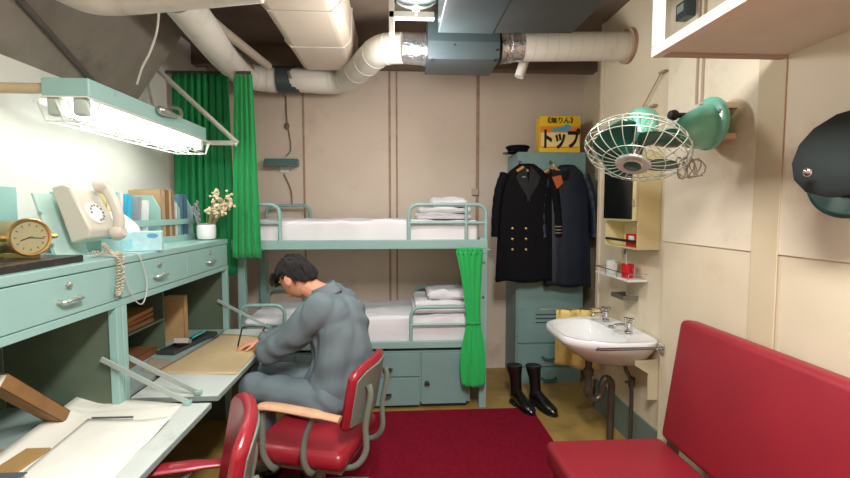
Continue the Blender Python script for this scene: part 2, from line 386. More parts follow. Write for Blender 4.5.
q = MB(); q.tube([(c.x, 3.13, c.z), (XL, 3.13, 2.52)], .016, 4); q.build('brace', brk, t)
MB().cap(V((c.x, 3.10, c.z)), V((c.x, 3.10, c.z-.02)), .006, .006).build('bolt', STEELH, t)
MB().box((XL, 3.06, c.z-.02), (XL+.012, 3.17, 2.54)).build('wall_plate', brk, t)
t = thing('support_pipe', 'tan horizontal pipe holding the near end of the tube light', 'pipe', (-1.6, 1.97, 2.02))
MB().tube([(XL, 1.97, FZ+.04), (FX0+.01, 1.97, FZ+.04)], .022, 12).build('pipe', mat('tan painted pipe', (196, 176, 140), .5), t, smooth=True)
MB().box((XL, 1.93, FZ-.02), (XL+.01, 2.01, FZ+.1), b=.003).build('wall_plate', LEFTW, t)

# ------------------------------------------------------------------ writing desks with overhead drawers
XH = -1.20; ZT = 1.297; ZL = 1.264; ZBM = 1.088; ZW = .66; XDF = -.82
def handle(parent, y, z, x, L=.10):
    q = MB(); q.tube(smoothpath([(x, y-L/2, z), (x+.022, y-L/2+.008, z), (x+.026, y, z+.003), (x+.022, y+L/2-.008, z), (x, y+L/2, z)], 4), .0065, 8)
    for s in (-1, 1): q.lathe([(.011, 0), (.009, .01)], 12, Matrix.Translation(V((x-.004, y+s*L/2, z))) @ Matrix.Rotation(PI/2, 4, 'Y'))
    return q.build('handle', STEELH, parent, smooth=True)
def desk(label, y0, y1, near):
    t = thing('writing_desk', label, 'desk', ((XL+XH)/2, (y0+y1)/2, 0), group='steel writing desks along the left wall')
    q = MB(); q.box((XL+.004, y0, ZL), (XH, y1, ZT)); q.build('top_panel', TEAL, t, bevel=.004)
    q = MB(); q.box((XL+.004, y0+.004, ZBM), (XH-.02, y1-.004, ZL-.001)); q.build('drawer_case', TEAL, t)
    for a, b in ((y0+.012, (y0+y1)/2-.002), ((y0+y1)/2+.002, y1-.012)):
        d = MB().box((XH-.019, a, ZBM+.028), (XH-.001, b, ZL-.004)).build('drawer', TEAL, t, bevel=.003)
        ym = (a+b)/2; handle(d, ym, ZBM+.085, XH)
        MB().lathe([(.011, 0), (.011, .012), (.006, .016)], 14, Matrix.Translation(V((XH-.002, ym, ZBM+.14))) @ Matrix.Rotation(PI/2, 4, 'Y')).build('lock', STEELH, d, smooth=True)
    MB().box((XH-.02, y0+.001, ZBM-.004), (XH, y1-.001, ZBM+.025)).build('lower_rail', TEAL, t, bevel=.002)
    for y in (y0+.001, y1-.036):
        MB().box((XH-.036, y, 0), (XH-.0005, y+.035, ZBM-.0045)).build('post', TEAL, t, bevel=.003)
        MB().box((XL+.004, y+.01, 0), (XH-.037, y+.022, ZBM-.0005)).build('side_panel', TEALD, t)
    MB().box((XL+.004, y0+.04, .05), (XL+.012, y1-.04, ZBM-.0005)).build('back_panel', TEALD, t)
    MB().box((XL+.013, y0+.037, ZW-.02), (XH-.038, y1-.037, ZW)).build('inner_shelf', mat('worn grey shelf', (150, 168, 164), .5, 0, .06, 5), t)
    # fold-down leaf
    MB().box((XH-.002, y0+.037, ZW-.022), (XDF, y1-.037, ZW+.001)).build('fold_down_leaf', [DESKT], t, bevel=.004)
    q = MB(); q.box((XDF-.006, y0+.036, ZW-.024), (XDF+.003, y1-.036, ZW-.003)); q.box((XH+.01, y0+.033, ZW-.024), (XDF, y0+.036, ZW-.003)); q.box((XH+.01, y1-.036, ZW-.024), (XDF, y1-.033, ZW-.003))
    q.build('leaf_edging', mat('chipped leaf edge', (140, 156, 152), .5, 0, .15, 20), t)
    for y in (y0+.045, y1-.055):
        e = V((XDF-.09, y, ZW+.012)); s = V((XH-.06, y, ZW+.21))
        d = (e-s).normalized(); M = Matrix.Translation(s) @ d.to_track_quat('X', 'Z').to_matrix().to_4x4()
        sa = MB().box((0, -.004, -.011), ((e-s).length, .004, .011), M).build('stay_arm', mat('stay arm steel', (176, 188, 182), .4, .3), t, bevel=.002)
        MB().box((e.x-.014, y-.012, ZW+.001), (e.x+.016, y+.012, ZW+.02)).build('hinge_block', TEAL, sa, bevel=.003)
    return t
YA0, YA1, YB0, YB1 = .79, 2.006, 2.010, 3.245
d1 = desk('teal steel writing desk nearest the camera, its leaf covered in white papers', YA0, YA1, True)
d2 = desk('teal steel writing desk the man works at, brown paper on its leaf', YB0, YB1, False)

# pigeonhole shelf and divider inside the far desk
q = MB(); q.box((XL+.014, 2.08, .84), (-1.41, 2.76, .852)); q.box((XL+.014, 2.76, ZW), (-1.41, 2.772, ZBM-.005)); q.build('pigeonhole_divider', TEALD, d2)
q = MB(); q.box((XL+.014, 1.10, ZW+.0), (-1.28, 1.112, ZBM-.005)); q.build('pigeonhole_divider', TEALD, d1)

# rear riser panel behind the clock
tag(MB().box((XL+.002, .7, ZT), (XL+.016, 2.08, 1.60)).build('riser_panel', TEAL, bevel=.002), 'flat teal panel standing against the wall behind the brass clock', 'panel')

# ---- book rack
RX0, RX1, RY0, RY1 = -1.66, -1.42, 2.26, 3.235
t = thing('book_rack', 'low teal steel book rack standing on the far drawer top', 'rack', (-1.55, 2.7, ZT))
q = MB(); q.box((RX0, RY0, ZT+.001), (RX1, RY1, ZT+.012)); q.build('base', TEAL, t)
q = MB(); q.box((RX1-.006, RY0, ZT+.012), (RX1, RY1, ZT+.04)); q.build('lower_rail', TEAL, t, bevel=.001)
q = MB(); q.box((RX1-.006, RY0, ZT+.11), (RX1, RY1, ZT+.145)); q.build('upper_rail', TEAL, t, bevel=.001)
for y in (RY0, 2.80, 3.04, RY1-.008):
    MB().prism([(RX0, ZT+.012), (RX1-.007, ZT+.012), (RX1-.007, ZT+.21), (RX1-.05, ZT+.29), (RX0, ZT+.29)], y, y+.008, 'y').build('divider', TEAL, t, bevel=.001)
# ---- books in the rack: y, thickness, depth, height, tilt, colours
def book(name, label, cat, loc, size, rotx, cover, page=True, grp=None, rot=None):
    w_, d_, h_ = size                      # thickness(y), depth(x), height(z)
    t = thing(name, label, cat, loc, (rot if rot else (rotx, 0, 0)), grp)
    q = MB(); q.box((-d_, 0, 0), (0, .003, h_)); q.box((-d_, w_-.003, 0), (0, w_, h_)); q.box((-.003, 0, 0), (0, w_, h_))
    q.build('cover', cover, t, local=True, bevel=.0008)
    if page: MB().box((-d_+.004, .0035, .004), (-.0035, w_-.0035, h_-.004)).build('pages', PAPER, t, local=True)
    return t
bz = ZT + .0125; bx = RX1-.012
tealb = mat('turquoise cover', (40, 190, 190), .4); blueb = mat('sky blue cover', (60, 176, 214), .4); tanb = mat('tan cover', (178, 148, 112), .6, 0, .1, 10); greyb = mat('grey cover', (150, 156, 160), .5)
mapb = mat('speckled cream cover', (226, 206, 150), .6, 0, .05, 12, dirt=(190, 70, 50), dscale=40, dth=(.62, .68)); sblue = mat('slate blue cover', (92, 130, 150), .5)
books = [
 (2.3, .035, .19, .27, -.05, mapb, 'speckled cream map book at the near end of the rack'),
 (2.36, .028, .19, .25, -.06, tealb, 'turquoise booklet between the speckled and the white folder'),
 (2.405, .03, .18, .25, -.06, WHITEP, 'white folder just behind the tissue plume'),
 (2.455, .045, .19, .245, -.12, blueb, 'sky blue ring binder in the near bay of the rack'),
 (2.56, .03, .18, .235, -.12, greyb, 'grey folder leaning beside the blue binder'),
 (2.64, .022, .17, .22, -.14, WHITEP, 'white booklet leaning on the first tall divider'),
 (2.825, .05, .19, .275, 0, tanb, 'widest tan book in the middle bay of the rack'),
 (2.878, .04, .19, .28, 0, BROWNB, 'brown book beside the widest tan book'),
 (2.92, .03, .18, .28, 0, mat('light tan cover', (196, 172, 136), .6), 'light tan book fourth from the vase in the rack'),
 (2.953, .035, .18, .275, 0, mat('dark tan cover', (150, 116, 84), .6), 'dark tan book next to the white one in the rack'),
 (3.0, .02, .17, .21, 0, WHITEP, 'thin white book at the far side of the tan books'),
 (3.06, .03, .19, .26, 0, sblue, 'slate blue folder in the far bay of the rack'),
 (3.11, .05, .19, .262, 0, mat('deep slate cover', (80, 112, 134), .5), 'darker slate folder behind the vase'),
]
for y, w_, d_, h_, tl, m_, lb in books:
    book('folder' if 'folder' in lb or 'binder' in lb else 'book', lb, 'book', (bx, y, bz), (w_, d_, h_*1.13), tl, m_)

# ---- tissue box
c = P(133, 243, X=-1.34); 
t = thing('tissue_box', 'pale blue tissue box with a white tissue pulled up, below the books', 'tissue box', (-1.315, 2.32, ZT+.001), (0, 0, math.radians(24)))
MB().box((-.125, -.055, 0), (.125, .055, .095), b=.002).build('carton', mat('pale blue carton', (176, 216, 222), .6, 0, .05, 30, dirt=(214, 232, 232), dscale=22), t, local=True)
for x in (-.085, .085): MB().lathe([(.0001, 0), (.024, 0), (.024, .0008), (.0001, .0008)], 20, Matrix.Translation(V((x, -.0552, .075))) @ Matrix.Rotation(PI/2, 4, 'X') @ Matrix.Diagonal((1, .5, 1, 1))).build('oval_mark', mat('blue oval print', (90, 160, 206), .5), t, local=True)
q = MB(); q.box((-.05,-.0556, .012), (.0, -.055, .06)); q.build('faint_print', mat('faint print', (150, 206, 214), .6, dirt=(200, 226, 228), dscale=60), t, local=True)
def tis(u, v):
    r = .055*(1-v)**.55 + .004; a = u*2*PI
    return V((-.05 + r*math.cos(a)*1.2*(1+.25*math.sin(3*a+4*v)) - .015*v, r*.6*math.sin(a)*(1+.3*math.sin(5*a)), .094 + .10*v + .012*math.sin(4*a)*v))
MB().grid(tis, 40, 12).build('tissue', WHITEP, t, local=True, smooth=True, solid=.0012)

# ---- vase and dried flowers
vc = V((-1.335, 2.93, ZT+.001)); vc = V((P(206, 240, Z=ZT).x, P(206, 240, Z=ZT).y, ZT+.001))
vc = V((-1.30, 3.14, ZT+.001))
t = thing('vase', 'small white ceramic jar holding dried flowers at the drawer corner', 'vase', vc)
MB().lathe([(.04, 0), (.055, .008), (.06, .03), (.061, .09), (.056, .105), (.05, .112), (.045, .108), (.05, .095), (.053, .03), (.03, .015)], 28).build('jar_body', PORC, t, local=True, smooth=True)
q = MB(); q.lathe([(.0565, .104), (.058, .108), (.0565, .112), (.055, .108)], 28, cap=False); q.build('rim_line', mat('dark rim', (110, 118, 130), .4), t, local=True, smooth=True)
t = thing('dried_flowers', 'pale dried flower sprig standing in the white jar', 'flowers', vc + V((0, 0, .02)))
st = MB(); fl = MB(); rnd = random.Random(3)
for k in range(24):
    a = rnd.uniform(-.9, .8); L_ = rnd.uniform(.14, .31)
    tip = V((.02 + L_*math.sin(a*.38+.42), -.02+rnd.uniform(-.06, .04), .03 + L_*math.cos(a*.38+.42)))
    st.tube(smoothpath([(0.005*rnd.random(), 0, .0), tip*.5+V((0, 0, .02)), tip], 4), .0018, 5)
    for j in range(7):
        p = tip + V((rnd.gauss(0, .010), rnd.gauss(0, .010), rnd.gauss(-.012, .016)))
        fl.ell(p, [rnd.uniform(.006, .011)]*3, nu=7, nv=5)
st.build('stems', mat('dry stem', (170, 150, 110), .8), t, local=True); tag(fl.build('flower_heads', mat('cream dried petals', (222, 206, 176), .9, 0, .12, 40), t, local=True, smooth=True), kind='stuff')
t = thing('lavender_sprig', 'dull purple dried sprig leaning left in the white jar', 'flowers', vc + V((-.03, -.01, .02)))
st = MB(); fl = MB()
for k in range(3):
    tip = V((-.02-.015*k, -.01, .25-.02*k)); st.tube([(0, 0, 0), tip], .0016, 5)
    for j in range(14): fl.ell(tip*(.45+.04*j)+V((rnd.gauss(0, .004), rnd.gauss(0, .004), 0)), (.006, .006, .007), nu=6, nv=4)
st.build('stems', MATS['dry stem'], t, local=True); tag(fl.build('flower_heads', mat('dry purple petals', (150, 140, 160), .9), t, local=True, smooth=True), kind='stuff')

# ---- telephone on slanted stand
tl = math.radians(17)
t = thing('telephone_stand', 'slanted teal steel stand carrying the ivory telephone', 'stand', (-1.5, 1.93, ZT))
q = MB(); q.prism([(-1.60, ZT), (-1.30, ZT), (-1.30, ZT+.006), (-1.392, ZT+.006), (-1.475, ZT+.272), (-1.483, ZT+.270), (-1.41, ZT+.012), (-1.60, ZT+.006)], 1.92, 2.11, 'y'); q.build('plate', mat('pale stand paint', (178, 208, 200), .45), t, bevel=.001)
q = MB()
for z_ in (.06, .19): q.tube([(-1.405-.31*z_+.015, 1.915, ZT+z_), (-1.405-.31*z_+.015, 1.92, ZT+z_)], .008, 10)
q.build('screw', STEELH, t)
Mp = Matrix.Translation(V((-1.375, 2.06, ZT+.06))) @ Matrix.Rotation(-tl, 4, 'Y')   # local x out of the wall, y along, z up
t = thing('telephone', 'ivory rotary telephone hung on the slanted teal stand', 'telephone', Mp.translation, (0, -tl, -.04))
t.scale = (1.05, 1.05, 1.05)
q = MB(); q.prism([(.003, 0), (.075, .0), (.098, .03), (.075, .215), (.05, .235), (.003, .235)], -.08, .08, 'y'); q.build('body', BEIGEP, t, local=True, smooth=True, bevel=.008)
def onface(x, y, z): return Matrix.Translation(V((x, y, z))) @ Matrix.Rotation(PI/2 - .12, 4, 'Y')
MB().lathe([(.048, 0), (.048, .006), (.043, .01), (.02, .011), (.0005, .011)], 28, onface(.088, -.01, .1)).build('dial', WHITEP, t, local=True, smooth=True)
q = MB()
for k in range(10):
    a = k*.52; q.lathe([(.0055, 0), (.0055, .001), (.0003, .001)], 10, onface(.088, -.01, .1) @ Matrix.Translation(V((.033*math.cos(a), .033*math.sin(a), .0112))))
q.build('finger_hole', mat('dial shade grey', (120, 116, 104), .5), t, local=True)
q = MB(); q.tube(smoothpath([(.112, .045, .0), (.135, .047, .05), (.143, .048, .11), (.135, .047, .175), (.112, .045, .225)], 5), .022, 14, flat=.8)
for z_, s in ((.005, -1), (.215, 1)): q.lathe([(.02, .035), (.03, .02), (.033, 0), (.028, -.012), (.01, -.014)], 20, Matrix.Translation(V((.108, .046, z_))) @ Matrix.Rotation(PI/2 , 4, 'Y') )
q.build('handset', BEIGEP, t, local=True, smooth=True)
# coiled cord
co = []; base = [V((-1.25, 1.98, ZT+.06)), V((-1.22, 1.99, ZT+.02)), V((-1.19, 1.98, ZT-.0)), V((-1.18, 1.96, ZT-.08)), V((-1.18, 1.95, ZT-.15)), V((-1.18, 1.98, ZT-.12)), V((-1.185, 2.0, ZT-.0)), V((-1.215, 2.0, ZT+.02)), V((-1.28, 1.96, ZT+.025))]
bp = smoothpath(base, 40)
for i, p in enumerate(bp):
    a = i*1.05; tn = (bp[min(i+1, len(bp)-1)] - bp[max(i-1, 0)]).normalized(); u = tn.cross(V((.3, .9, .2))).normalized(); w_ = tn.cross(u)
    co.append(p + (u*math.cos(a) + w_*math.sin(a))*.0075)
tag(MB().tube(co, .0026, 5).build('handset_cord', mat('ivory cord', (196, 186, 166), .5), smooth=True), 'ivory coiled handset cord drooping over the drawer front', 'cord')
lp = smoothpath([(-1.33, 1.99, ZT+.008), (-1.26, 2.05, ZT+.008), (-1.20, 2.12, ZT+.006), P(142, 262, X=-1.18), P(147, 285, X=-1.18), P(143, 303, X=-1.18), P(135, 300, X=-1.18), P(126, 280, X=-1.18), P(118, 258, X=-1.188), (-1.25, 1.98, ZT+.008)], 8)
tag(MB().tube(lp, .003, 7).build('telephone_cable', mat('grey white cable', (186, 190, 182), .5), smooth=True), 'thin pale telephone cable hanging in a loop below the drawer edge', 'cable')

# ---- clock
t = thing('clock_base', 'flat black slab under the brass clock', 'base', (-1.4, 1.6, ZT))
MB().box((-1.56, 1.2, ZT+.001), (-1.235, 1.84, ZT+.028), b=.004).build('slab', mat('black slab', (46, 40, 36), .4, dirt=(110, 84, 60), dscale=14), t)
ax = V((.91, -.41, .02)).normalized(); cc = V((-1.325, 1.70, ZT+.105))
Mc = Matrix.Translation(cc) @ ax.to_track_quat('Z', 'Y').to_matrix().to_4x4() @ Matrix.Scale(.74, 4)
t = thing('brass_clock', 'round brass ship clock lying on the black slab by the telephone', 'clock', (cc.x, cc.y, ZT+.03))
MB().lathe([(.02, -.22), (.078, -.215), (.083, -.2), (.083, -.012), (.092, -.008), (.094, .006), (.088, .014), (.080, .012), (.076, .003)], 40, Mc, cap=True).build('case', BRASS, t, smooth=True)
MB().lathe([(.077, .004), (.0005, .004)], 40, Mc, cap=False).build('dial', DIAL, t, smooth=True)
for k in range(12): MB().box((-.0015, .055, .005), (.0015, .066, .006), Mc @ Matrix.Rotation(k*PI/6, 4, 'Z')).build('hour_mark', mat('dial ink', (60, 54, 40), .6), t)
q = MB(); q.box((-.002, -.01, .007), (.002, .042, .008), Mc @ Matrix.Rotation(1.9, 4, 'Z')); q.box((-.0014, -.01, .009), (.0014, .058, .010), Mc @ Matrix.Rotation(-1.7, 4, 'Z')); q.build('hand', MATS['dial ink'], t)
q = MB(); 
up = Mc.to_3x3().inverted() @ V((0, 0, 1)); sd = V((0, 0, 1)).cross(ax).normalized()
for s in (-1, 1): MB().tube([cc - ax*.02 + sd*s*.060, cc - ax*.02 + sd*s*.098], [.012, .009], 8).build('lug', BRASS, t, smooth=True)
q = MB(); q.box((-.05, -.02, -.077), (.05, .02, -.055), Matrix.Translation(cc - ax*.05)); q.box((-.045, -.02, -.077), (.045, .02, -.045), Matrix.Translation(cc - ax*.16))
q.build('foot', BRASS, t, bevel=.003)

# ---- things inside / on the far desk
t = book('book', 'long narrow brown book slanting inside the nearest desk opening', 'book', P(74, 402, Z=ZW+.012) + V((-.05, .0, 0)), (.05, .06, .37), 0, mat('orange brown cover', (136, 98, 56), .6, 0, .2, 9), rot=(math.radians(47), 0, 0))
t.location = (-1.31, 1.80, ZW+.003)
q = MB()
t = book('book', 'upright pale wooden cased book inside the far desk opening', 'book', (-1.37, 2.93, ZW+.001), (.055, .12, .29), 0, mat('pale wood board', (186, 150, 104), .6, 0, .1, 14))
for k, (z, m_, lb) in enumerate(((.853, BROWNB, 'lowest brown book lying on the small inner shelf of the far desk'), (.883, mat('rust cover', (170, 92, 50), .6), 'middle rust coloured book lying on the small inner shelf'), (.908, mat('ochre cover', (178, 130, 70), .6), 'top ochre book lying on the small inner shelf'))):
    t = book('book', lb, 'book', (-1.42+.006*k, 2.12, z), (.028-.004*(k > 0), .16, .30), 0, m_, rot=(0, 0, 0), grp=None)
    t.rotation_euler = (0, 0, 0)
    for ch in t.children: ch.location = (0, 0, 0)
    t.rotation_euler = (-PI/2, 0, .05*k); t.location = (-1.42+.004*k, 2.37+.02*k, z+(.028-.004*(k > 0)))
q = book('book', 'reddish brown book lying flat on the far desk bed below the small shelf', 'book', (-1.42, 2.14, ZW+.04), (.04, .15, .30), 0, mat('red brown cover', (120, 80, 50), .6)); q.rotation_euler = (-PI/2, 0, 0); q.location.y = 2.40
# pen tray
M = Matrix.Translation(V((-1.31, 2.86, ZW+.002))) @ Matrix.Rotation(math.radians(-10), 4, 'Z')
t = thing('pen_tray', 'dark open pen tray on the far desk beside the brown paper', 'tray', (-1.31, 2.86, ZW+.002), math.radians(-10))
q = MB(); q.box((-.055, -.22, 0), (.055, .22, .006)); q.box((-.055, -.22, .006), (-.048, .22, .022)); q.box((.048, -.22, .006), (.055, .22, .022)); q.box((-.048, -.22, .006), (.048, -.213, .022)); q.box((-.048, .213, .006), (.048, .22, .022))
q.build('tray_body', mat('dark tray', (58, 64, 62), .5), t, local=True, bevel=.001)
q = MB().box((-.04, -.05, 0), (.04, .05, .03), Matrix.Translation(V((-1.31, 2.77, ZW+.030))) @ Matrix.Rotation(-.35, 4, 'X') @ Matrix.Rotation(.2, 4, 'Z'), b=.003); tag(q.build('eraser_block', mat('grey block', (170, 166, 158), .6)), 'grey block resting tilted in the dark pen tray', 'block')
for k in range(3):
    q = MB().tube([V((-1.325+.018*k, 2.86, ZW+.032+.004*k)), V((-1.305+.012*k, 3.02, ZW+.030+.004*k))], .006, 8)
    tag(q.build('pen', mat('turquoise pen', (80, 180, 180), .4) if k != 1 else BLACKM, smooth=True), ('turquoise pen nearest the wall in the pen tray', 'black pen lying between the two turquoise ones', 'turquoise pen nearest the aisle in the pen tray')[k], 'pen')
tag(MB().box((-1.215, 2.52, ZW+.0015), (-1.18, 2.56, ZW+.005)).build('clip', STEELH) if False else MB().tube([P(262, 332, Z=ZW+.008), P(267, 324, Z=ZW+.008)], .005, 8).build('pen', BLACKM, smooth=True), 'short black pen at the far edge of the brown paper', 'pen')
def sheet(pts, z, m_, name, label, curl=None, th=.0006, nu=16, nv=16, cat='paper'):
    a, b, c, d = [V((p[0], p[1], 0)) for p in pts]
    def fn(u, v):
        p = (a.lerp(b, u)).lerp(d.lerp(c, u), v)
        zz = z + .0008 + (curl(u, v) if curl else 0)
        return V((p.x, p.y, zz))
    return tag(MB().grid(fn, nu, nv).build(name, m_, smooth=True, solid=th), label, cat)
# kraft paper on desk 2
PP = lambda x, y: tuple(P(x, y, Z=ZW))[:2]
sheet([PP(152, 374), PP(236, 375), PP(273, 337), PP(223, 334)], ZW+.001, KRAFT, 'brown_paper', 'large sheet of brown paper spread on the far desk leaf', lambda u, v: .003*max(0, math.sin(u*9+v*3))*u*(1-v))
sheet([PP(140, 371), PP(158, 376), PP(178, 362), PP(150, 358)], ZW, mat('grey brown paper', (160, 150, 128), .8), 'brown_paper', 'greyish paper corner under the stay arm on the far desk')
# white sheets on desk 1
sheet([PP(-75, 512), PP(86, 508), PP(183, 404), PP(88, 397)], ZW+.001, PAPER, 'paper_sheet', 'big white drawing sheet lying flat on the nearest desk leaf', lambda u, v: .028*max(0, .22-u)/.22*(.3+v) )
sheet([PP(-30, 518), PP(92, 494), PP(172, 422), PP(88, 420)], ZW+.0045, mat('white paper two', (236, 234, 224), .8), 'paper_sheet', 'smaller white sheet with curled corner on top of the drawing sheet', lambda u, v: .02*max(0, u+v-1.65)/.35)
tag(MB().tube([P(92, 418, Z=ZW+.016), P(133, 417, Z=ZW+.016)], .0042, 8).build('pencil', mat('grey pencil', (110, 110, 116), .3, .4), smooth=True), 'thin grey pencil lying across the white sheets', 'pencil')
t = thing('notebook', 'grey covered notebook at the near left of the white sheets', 'notebook', (-1.2, 1.15, ZW))
a = P(10, 472, Z=ZW+.03); 
MB().box((-1.36, 1.02, ZW+.036), (-1.135, 1.40, ZW+.040), b=.001).build('cover', mat('slate notebook', (84, 92, 98), .6), t)
MB().box((-1.36, 1.022, ZW+.014), (-1.14, 1.395, ZW+.0355)).build('pages', KRAFT, t)
q = MB().box((-1.40, 1.25, ZW+.004), (-1.215, 1.60, ZW+.011), b=.001); tag(q.build('folder', mat('ochre folder', (170, 136, 84), .7)), 'ochre card folder partly under the grey notebook', 'folder')

# ------------------------------------------------------------------ big green curtain
def curtain_mb(x0, x1, y, z0, z1, n, amp, seed=0, gather=0, nu=140, nv=24):
    r = random.Random(seed); ph = [r.uniform(0, 6) for _ in range(4)]
    def fn(u, v):
        z = z1 + (z0 - z1)*v
        x = x0 + (x1 - x0)*u + gather*(u-.5)*v
        yy = y + amp*(.45+.55*v)*(math.sin(u*n*2*PI + ph[0] + .8*math.sin(v*2+ph[1])) + .35*math.sin(u*n*4.3*PI + ph[2] + v*1.5))
        return V((x + amp*.4*math.cos(u*n*2*PI+ph[0]), yy, z + .006*math.sin(u*n*2*PI+1)*v))
    return MB().grid(fn, nu, nv)
t = thing('green_curtain', 'long green curtain gathered at the left end of the bunk', 'curtain', (-1.3, 3.31, 1.1))
zt = P(210, 74, Y=3.42).z
curtain_mb(-1.63, -1.235, 3.42, 1.02, zt, 8, .022, 1, gather=.04).build('rear_drape', mat('deep green cloth', (12, 128, 70), .8, 0, .08, 8, .1, 120), t, smooth=True, solid=.003)
zt2 = P(242, 74, Y=3.27).z
curtain_mb(P(235, 100, Y=3.27).x, P(253, 100, Y=3.27).x, 3.272, P(250, 258, Y=3.27).z, zt2, 4, .012, 5, gather=.08).build('front_drape', GREENC, t, smooth=True, solid=.003)
MB().tube([(XL, 3.44, zt+.015), (-1.18, 3.44, zt+.015), (-1.10, 3.272, zt2+.01), (-1.02, 3.272, zt2+.01)], .011, 10).build('rod', mat('dark rail', (70, 70, 62), .6), t)

# ------------------------------------------------------------------ bunk bed
BY = 3.30; s_ = BY/450
def bz_(py): return P(400, py, Y=BY).z
def bx_(px): return P(px, 300, Y=BY).x
BX0 = -1.215; BX1 = bx_(487); BYB = 4.06
t = thing('bunk_bed', 'pale teal steel bunk bed with two berths against the back wall', 'bunk bed', ((BX0+BX1)/2, 3.7, 0))
zr1, zr0 = bz_(240), bz_(249); zq1, zq0 = bz_(342), bz_(348.5)
for x, y in ((BX1-.055, BY), (BX1-.055, BYB-.055), (BX0, BY+.16), (BX0, BYB-.055)):
    MB().box((x, y+.001, 0), (x+.055, y+.055, bz_(238) if y == BY and x > 0 else 1.3), b=.004).build('post', BEDT, t)
for z0, z1 in ((zr0, zr1), (zq0, zq1)):
    MB().box((BX0+.05, BY-.004, z0), (BX1-.056 if z0 < .8 else BX1, BY+.03, z1), b=.003).build('side_rail', BEDT, t)
    MB().box((BX0+.056, BYB-.035, z0), (BX1-.056, BYB, z1)).build('side_rail', BEDT, t)
    MB().box((BX0, BY+.056 if z0 > .8 else BY+.04, z0), (BX0+.03, BYB-.06, z1)).build('end_rail', BEDT, t)
    MB().box((BX1-.03, BY+.056, z0), (BX1, BYB-.06, z1)).build('end_rail', BEDT, t)
    MB().box((BX0+.031, BY+.031, z0+.01), (BX1-.031, BYB-.036, z0+.02)).build('mattress_board', BEDT, t)
def hoop(x0, x1, y, z0, z1, r=.014, up=None, R=.07, part='guard_rail'):
    q = MB(); pts = [(x0, y, z0), (x0, y, z1-R)] + [(x0+R-R*math.cos(a*PI/12), y, z1-R+R*math.sin(a*PI/12)) for a in range(1, 7)]
    pts += [(x1-R+R*math.sin(a*PI/12), y, z1-R+R*math.cos(a*PI/12)) for a in range(0, 7)] + [(x1, y, z0)]
    q.tube(pts, r, 10)
    if up: 
        for x in up: q.tube([(x, y, z0), (x, y, z1)], r*.9, 10)
    q.tube([(x0, y, (z0+z1)/2-.0), (x1, y, (z0+z1)/2-.0)], r*.8, 10)
    return q.build(part, BEDT, t, smooth=True)
zh = bz_(204.5)
hoop(bx_(409), BX1-.01, BY+.012, zr1-.01, zh, .0145, [bx_(466)])
hoop(BX0+.06, bx_(281), BY+.012, zr1-.01, zh, .0145)
hoop(BX0+.06, P(310, 205, Y=4.02).x, BYB-.018, zr1-.01, zh, .0145)
hoop(bx_(411), bx_(478), BY+.012, zq1-.01, bz_(308), .0135)
hoop(BX0+.06, bx_(284), BY+.012, zq1-.01, bz_(304), .0135)
hoop(P(415, 292, Y=4.04).x, BX1-.06, BYB-.018, zq1-.01, bz_(304), .0135)
hoop(BX0+.06, P(305, 292, Y=4.04).x, BYB-.018, zq1-.01, bz_(304), .0135)
q = MB(); a = V((bx_(463), BY-.006, zr0)); b = V((BX1-.02, BY-.006, bz_(263))); q.tube([a, b], .011, 4); q.build('corner_brace', BEDT, t)
q = MB(); a = V((BX1-.03, BY-.001, bz_(298)));  q.lathe([(.008, 0), (.008, .006)], 12, Matrix.Translation(a) @ Matrix.Rotation(PI/2, 4, 'X')); q.build('bolt', PIPEM, t)

def linen(name, label, cat, lo, hi, r, amp, sc, seed, m_=SHEET, vox=None, nn=(60, 24)):
    """a soft rounded slab with cloth wrinkles"""
    x0, y0, z0 = lo; x1, y1, z1 = hi
    bm = bmesh.new(); bmesh.ops.create_cube(bm, size=1)
    for v in bm.verts: v.co = V(((x0+x1)/2 + v.co.x*(x1-x0), (y0+y1)/2 + v.co.y*(y1-y0), (z0+z1)/2 + v.co.z*(z1-z0)))
    bmesh.ops.bevel(bm, geom=list(bm.edges), offset=r, segments=4, affect='EDGES', profile=.5)
    L = max(x1-x0, y1-y0); cut = .03
    for ax in (0, 1):
        lo_, hi_ = (x0, x1) if ax == 0 else (y0, y1); k = int((hi_-lo_)/cut)
        for i in range(1, k):
            no = V((1, 0, 0)) if ax == 0 else V((0, 1, 0)); co_ = no * (lo_ + (hi_-lo_)*i/k)
            bmesh.ops.bisect_plane(bm, geom=bm.verts[:]+bm.edges[:]+bm.faces[:], plane_co=co_, plane_no=no)
    for v in bm.verts:
        if v.co.z > z0 + (z1-z0)*.3:
            k = (v.co.z - z0)/(z1-z0)
            n1 = noise.noise(V((v.co.x*sc+seed, v.co.y*sc*2.2, seed))) ; n2 = noise.noise(V((v.co.x*sc*2.6, v.co.y*sc*4+seed, 3)))
            v.co.z += amp*(n1 + .5*n2)*k
            if v.co.y < y0+r*1.2: v.co.y += amp*.6*noise.noise(V((v.co.x*sc*2, v.co.z*20, seed)))
    bm.verts.index_update(); q = MB(); q.add([v.co.copy() for v in bm.verts], [[v.index for v in f.verts] for f in bm.faces]); bm.free()
    return tag(q.build(name, m_, smooth=True), label, cat)
linen('mattress', 'white sheeted mattress on the upper berth', 'mattress', (BX0+.075, BY+.035, zr0+.022), (BX1-.062, BYB-.065, bz_(220.5)), .03, .018, 4, 1)
linen('mattress', 'white sheeted mattress on the lower berth', 'mattress', (BX0+.075, BY+.035, zq0+.022), (BX1-.062, BYB-.065, bz_(318)), .03, .022, 4, 9)
